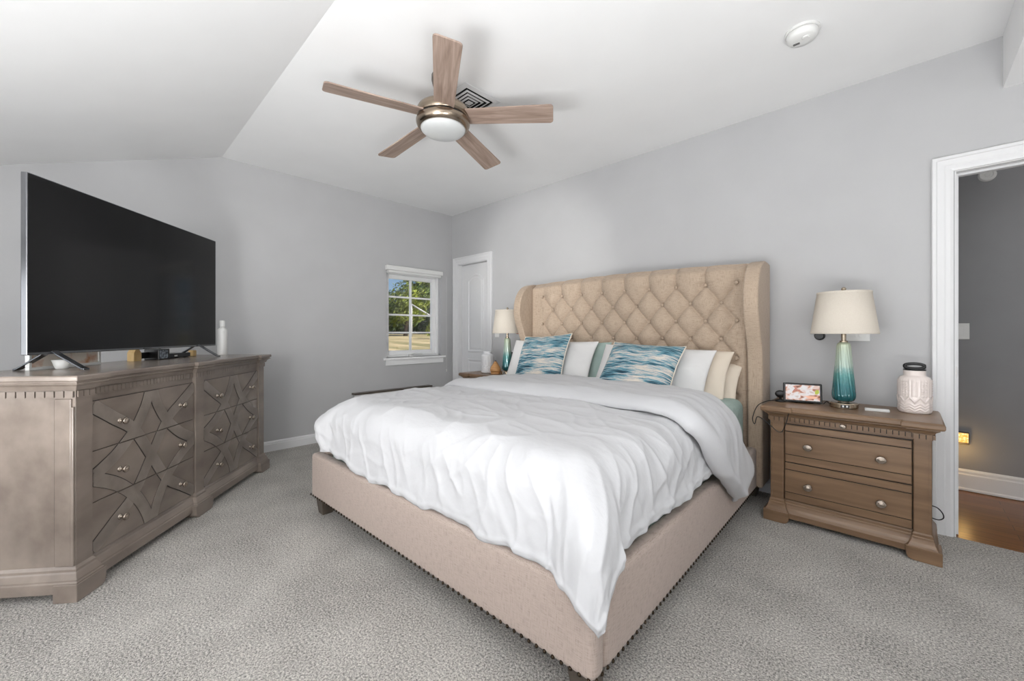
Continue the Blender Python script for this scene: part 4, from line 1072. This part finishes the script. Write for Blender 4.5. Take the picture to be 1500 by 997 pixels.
# cords
bm = BM(); tube(bm, smooth_path([(-0.60, 3.05, 0.694), (-0.635, 2.98, 0.694), (-0.675, 2.93, 0.665), (-0.685, 2.86, 0.60), (-0.665, 2.82, 0.57), (-0.645, 2.80, 0.62), (-0.60, 2.795, 0.60), (-0.53, 2.80, 0.545), (-0.50, 2.80, 0.60), (-0.487, 2.80, 0.66)], 8), 0.0025)
tag(obj('charging_cord', bm, M_black, None, smooth=True), 'thin black cord looping over the left corner of the nightstand', 'cord')
bm = BM(); tube(bm, smooth_path([(-0.36, 3.10, 0.694), (-0.345, 3.12, 0.71), (-0.335, 3.15, 0.694), (-0.30, 3.20, 0.694)], 6), 0.0025)
tag(obj('power_cord', bm, M_black, None, smooth=True), 'short black cord between the smart display and the lamp base', 'cord')
bm = BM(); tube(bm, smooth_path([(0.10, 3.272, 0.16), (0.126, 3.25, 0.16), (0.145, 3.235, 0.14), (0.148, 3.235, 0.115), (0.13, 3.25, 0.095), (0.10, 3.275, 0.09)], 8), 0.003)
tag(obj('power_cord', bm, M_black, None, smooth=True), 'black cord loop beside the foot of the right nightstand', 'cord')
# wall plates
def plate(name, label, cat, x, y, z, w, h, gang, axis='y'):
    t = thing(name, label, cat, (x, y, z), 0)
    obj('cover_plate', bxm(-w / 2, w / 2, -0.007, -0.0003, -h / 2, h / 2), M_plastic, t, bevel=0.002)
    for g_ in range(gang):
        cx = (g_ - (gang - 1) / 2) * 0.046
        obj('rocker', bxm(cx - 0.0165, cx + 0.0165, -0.0105, -0.0071, -0.033, 0.033), M_plastic, t, bevel=0.0015)
    return t
plate('light_switch', 'white double light switch plate on the wall behind the right lamp', 'switch', -0.215, YB, 1.135, 0.115, 0.115, 2)
plate('light_switch', 'white light switch plate on the wall beneath the left lamp shade', 'switch', -3.47, YB, 1.135, 0.07, 0.115, 1)
sw = plate('light_switch', 'grey looking switch plate on the hall wall seen through the doorway', 'switch', 0.285, 4.36, 1.14, 0.085, 0.115, 1)
pk = thing('plug_in_dimmer', 'round black knob on the wall under the left edge of the right lamp shade', 'dimmer', (-0.405, YB, 1.11), 0)
bm = BM(); lathe(bm, [(0, -0.034), (0.022, -0.034), (0.026, -0.028), (0.026, -0.006), (0.03, -0.004), (0.03, -0.0003), (0, -0.0003)], (0, 0, 0), 28, 'y'); obj('knob', bm, M_black, pk, smooth=False, bevel=0.001)
pk2 = thing('plug_in_dimmer', 'copper pink knob on the wall under the right edge of the left lamp shade', 'dimmer', (-3.10, YB, 1.14), 0)
bm = BM(); lathe(bm, [(0, -0.05), (0.022, -0.05), (0.026, -0.044), (0.026, -0.006), (0.03, -0.004), (0.03, -0.0003), (0, -0.0003)], (0, 0, 0), 28, 'y'); obj('knob', bm, M_copper, pk2, smooth=False, bevel=0.001)
ou = thing('wall_outlet', 'dark socket on the wall behind the left lamp beside the pillow', 'outlet', (-3.19, YB, 0.87), 0)
obj('cover_plate', bxm(-0.035, 0.035, -0.006, -0.0003, -0.055, 0.055), M_plastic, ou, bevel=0.002); obj('socket', bxm(-0.018, 0.018, -0.03, -0.0062, -0.01, 0.04), M_black, ou, bevel=0.003)

# low radiator cover under the window
rc = thing('radiator_cover', 'low white radiator cover with dark top edge on the left wall behind the bed', 'radiator cover', (XL, 2.45, 0), 0)
obj('cover_body', bxm(0.016, 0.075, -0.48, 0.48, 0.0, 0.452), M_trim, rc, bevel=0.003)
obj('cover_top', bxm(0.002, 0.085, -0.50, 0.50, 0.4522, 0.470), M_bedleg, rc, bevel=0.003)

# ------------------------------------------------------------------ ceiling fan, vent, detector
FC = (-2.014, 1.472)
fan = thing('ceiling_fan', 'five-blade ceiling fan with oak blades and frosted light bowl', 'ceiling fan', (FC[0], FC[1], 0), 0)
bm = BM(); lathe(bm, [(0, ZC - 0.0005), (0.070, ZC - 0.0005), (0.070, ZC - 0.03), (0.055, ZC - 0.085), (0.03, ZC - 0.115), (0, ZC - 0.118)], (0, 0, 0), 40); obj('canopy', bm, M_fandark, fan, smooth=True)
bm = BM(); lathe(bm, [(0.014, ZC - 0.11), (0.014, 2.49)], (0, 0, 0), 20); obj('downrod', bm, M_fandark, fan)
bm = BM(); lathe(bm, [(0, 2.502), (0.05, 2.502), (0.125, 2.496), (0.150, 2.484), (0.157, 2.470), (0.157, 2.430), (0.150, 2.424), (0, 2.424)], (0, 0, 0), 64); obj('motor_housing', bm, M_fanmetal, fan, smooth=True)
bm = BM(); lathe(bm, [(0, 2.4238), (0.152, 2.4238), (0.152, 2.4152), (0, 2.4152)], (0, 0, 0), 64); obj('seam_ring', bm, M_black, fan)
bm = BM(); lathe(bm, [(0, 2.415), (0.158, 2.415), (0.162, 2.408), (0.161, 2.395), (0.155, 2.380), (0.145, 2.369), (0.138, 2.366), (0, 2.366)], (0, 0, 0), 64); obj('light_kit_bowl', bm, M_fanmetal, fan, smooth=True)
bm = BM(); lathe(bm, [(0, 2.3655), (0.135, 2.3655), (0.132, 2.357), (0.118, 2.344), (0.09, 2.334), (0.05, 2.328), (0, 2.326)], (0, 0, 0), 64); obj('glass_dome', bm, M_frost, fan, smooth=True)
def blade_bm():
    bm = BM(); L0, L1 = 0.115, 0.665
    pts = []
    def corner(cx, cy, r, a0, a1): return [(cx + r * math.cos(lerp(a0, a1, k / 5)), cy + r * math.sin(lerp(a0, a1, k / 5))) for k in range(6)]
    w0, w1, r = 0.058, 0.069, 0.02
    pts += [(L0, -w0)] + corner(L1 - r, -w1 + r, r, -PI / 2, 0) + corner(L1 - r, w1 - r, r, 0, PI / 2) + [(L0, w0)]
    return prism(bm, pts, -0.004, 0.004, 'z')
bl0 = obj('blade', blade_bm(), M_blade, fan, bevel=0.0015, segs=2)
tiltm = Matrix.Rotation(R(-2.6), 4, Vector((0.717, 0.697, 0)))
for k in range(5):
    a = R(37.6 + 72 * k); b = bl0 if k == 0 else bl0.copy()
    if k: COL.objects.link(b); b.parent = fan
    b.matrix_local = Matrix.Translation((0, 0, 2.438)) @ tiltm @ Matrix.Rotation(a, 4, 'Z') @ Matrix.Rotation(R(2.0), 4, 'Y') @ Matrix.Rotation(R(-12), 4, 'X')
vt = thing('ceiling_vent', 'square white ceiling vent with concentric louvres beside the fan', 'vent', (-2.105, 1.75, ZC), 0)
bm = BM()
def sq_ring(bm, h0, h1, z0, z1):
    o = [[bm.verts.new((sx * h, sy * h, z)) for sx, sy in ((-1, -1), (1, -1), (1, 1), (-1, 1))] for h, z in ((h0, z0), (h1, z1), (h1, z1 + 0.003), (h0, z0 + 0.003))]
    for q in range(4):
        A, B = o[q], o[(q + 1) % 4]
        for i in range(4): bm.faces.new((A[i], A[(i + 1) % 4], B[(i + 1) % 4], B[i]))
sq_ring(bm, 0.150, 0.118, -0.006, -0.010); obj('flange', bm, M_trim, vt)
obj('throat', bxm(-0.118, 0.118, -0.118, 0.118, -0.0022, -0.0006), M_ventdark, vt)
for h in (0.098, 0.070, 0.044):
    bm = BM(); sq_ring(bm, h, h - 0.010, -0.008, -0.012); obj('louvre', bm, M_trim, vt)
obj('centre_plate', bxm(-0.020, 0.020, -0.020, 0.020, -0.014, -0.010), M_trim, vt)
sk = thing('smoke_detector', 'round white smoke detector on the flat ceiling', 'smoke detector', (-0.383, 2.54, ZC), 0)
bm = BM(); lathe(bm, [(0, -0.0005), (0.075, -0.0005), (0.075, -0.010), (0.072, -0.0125), (0, -0.0125)], (0, 0, 0), 48); obj('mounting_base', bm, M_plastic, sk)
bm = BM(); lathe(bm, [(0, -0.013), (0.067, -0.013), (0.069, -0.018), (0.067, -0.036), (0.058, -0.047), (0.03, -0.050), (0, -0.050)], (0, 0, 0), 48); obj('cover', bm, M_plastic, sk, smooth=True)
bm = BM(); lathe(bm, [(0, -0.0502), (0.016, -0.0502), (0.016, -0.056), (0.013, -0.058), (0, -0.058)], (0.02, -0.02, 0), 20); obj('test_button', bm, M_plastic, sk)
bm = BM(); box(bm, -0.04, -0.012, 0.005, 0.009, -0.0515, -0.0500); box(bm, -0.04, -0.012, 0.014, 0.018, -0.0515, -0.0500); obj('sounder_slot', bm, M_dark, sk)

# ------------------------------------------------------------------ hall details
hc = thing('door_chime', 'small round grey disc high on the hall wall beyond the doorway', 'chime', (0.41, 4.36, 2.235), 0)
bm = BM(); lathe(bm, [(0, -0.016), (0.012, -0.016), (0.014, -0.012), (0.026, -0.012), (0.028, -0.017), (0.036, -0.017), (0.042, -0.010), (0.045, -0.0003), (0, -0.0003)], (0, 0, 0), 36, 'y'); obj('cover', bm, M_plastic, hc, smooth=False)
nl = thing('night_light', 'glowing amber night light plugged in low on the hall wall', 'night light', (0.283, 4.36, 0.375), 0)
obj('housing', bxm(-0.043, 0.043, -0.03, -0.0003, -0.045, 0.043), M_bedleg, nl, bevel=0.003)
M_amber = emit_noise('amber_diffuser', [(0.35, (255, 170, 60)), (0.5, (255, 205, 110)), (0.65, (255, 232, 170))], (90, 1, 90), 1.3)
obj('diffuser', bxm(-0.037, 0.037, -0.034, -0.0302, -0.03, 0.036), M_amber, nl)
l_ = light('night_light_bulb', 'POINT', (0.283, 4.24, 0.30), 0.7, (1, 0.62, 0.22), size=0.03); l_.parent = None

# ------------------------------------------------------------------ outdoors, seen through window_1
def gz(x, y): return -0.12 + 1.2 * (1 - math.exp(min(x, 0) / 10.0)) + 0.05 * noise.noise(Vector((x * 0.12, y * 0.12, 0)))
bm = BM(); n = 60; gr = []
for j in range(n + 1):
    row = []
    for i in range(n + 1):
        x = lerp(-5.2, -75, (i / n) ** 1.6); y = lerp(-8, 62, j / n)
        row.append(bm.verts.new((x, y, gz(x, y))))
    gr.append(row)
for j in range(n):
    for i in range(n): bm.faces.new((gr[j][i], gr[j][i + 1], gr[j + 1][i + 1], gr[j + 1][i]))
o = obj('lawn', bm, M_lawn, None, smooth=True); o['kind'] = 'structure'
def tree(name, label, ang, dist, h, rad, m, leaves, base=0.3, cat='tree', trunk=0.25, nb=14):
    x, y = -dist * math.sin(R(ang)), dist * math.cos(R(ang))
    t = thing(name, label, cat, (x, y, gz(x, y)), 0)
    rnd = random.Random(int(ang * 10 + dist))
    bm = BM()
    blobs = [(Vector((rnd.uniform(-1, 1) * rad * 0.6, rnd.uniform(-1, 1) * rad * 0.6, rnd.uniform(base * h, h * 0.9))), rad * rnd.uniform(0.35, 0.6)) for _ in range(nb)]
    for _ in range(leaves):
        c, rr = rnd.choice(blobs); d = Vector((rnd.gauss(0, 1), rnd.gauss(0, 1), rnd.gauss(0, 1))).normalized() * rr * rnd.uniform(0.6, 1.0) ** 0.5
        p = c + d; s = rad * rnd.uniform(0.03, 0.06)
        a = Vector((rnd.gauss(0, 1), rnd.gauss(0, 1), rnd.gauss(0, 1))).normalized(); b = a.orthogonal().normalized(); e = a.cross(b)
        bm.faces.new([bm.verts.new(p + q) for q in (b * s * 1.6, e * s * 0.6, -b * s * 1.6, -e * s * 0.6)])
    obj('crown', bm, m, t)
    bm = BM(); tube(bm, [(0, 0, -0.3), (0.1, 0.05, h * 0.3), (0, 0.1, h * 0.7)], [trunk, trunk * 0.8, trunk * 0.3], 10); obj('trunk', bm, M_bark, t, smooth=True)
    return t
tree('tree', 'sunlit yellow-green tree outside the window, seen through its left panes', 59.0, 25, 2.9, 1.5, M_leaf, 4200, 0.40, trunk=0.16)
tree('tree', 'sunlit leafy tree outside the window, seen through its upper right panes', 55.6, 27, 7.0, 1.9, M_leaf, 5200, 0.36, trunk=0.2)
tree('dark_tree', 'dark shaded tree behind the left panes of the window', 61.2, 34, 2.0, 1.9, M_leafd, 5200, 0.0)
tree('dark_tree', 'dark shaded tree behind the middle muntin of the window', 57.8, 39, 3.4, 2.3, M_leafd, 6500, 0.0)
tree('dark_tree', 'dark shaded tree at the right edge of the window view', 54.4, 33, 3.6, 2.0, M_leafd, 6000, 0.0)
tree('shrub', 'bright green shrub low at the right edge of the window view', 55.0, 19, 1.5, 0.55, M_leaf, 1500, 0.1, 'shrub', 0.05)
bm = BM(); tube(bm, [(-19.0, 11.8, gz(-19.0, 11.8) + 1.75), (-18.3, 12.6, gz(-18.3, 12.6) + 1.1)], [0.04, 0.05], 10)
tube(bm, [(-19.0, 11.8, gz(-19.0, 11.8) - 0.1), (-19.0, 11.8, gz(-19.0, 11.8) + 1.75)], 0.05, 8); tube(bm, [(-18.3, 12.6, gz(-18.3, 12.6) - 0.1), (-18.3, 12.6, gz(-18.3, 12.6) + 1.1)], 0.05, 8)
tag(obj('fallen_log', bm, M_path, None, smooth=True), 'pale slanting timber propped before the trees in the window view', 'timber')
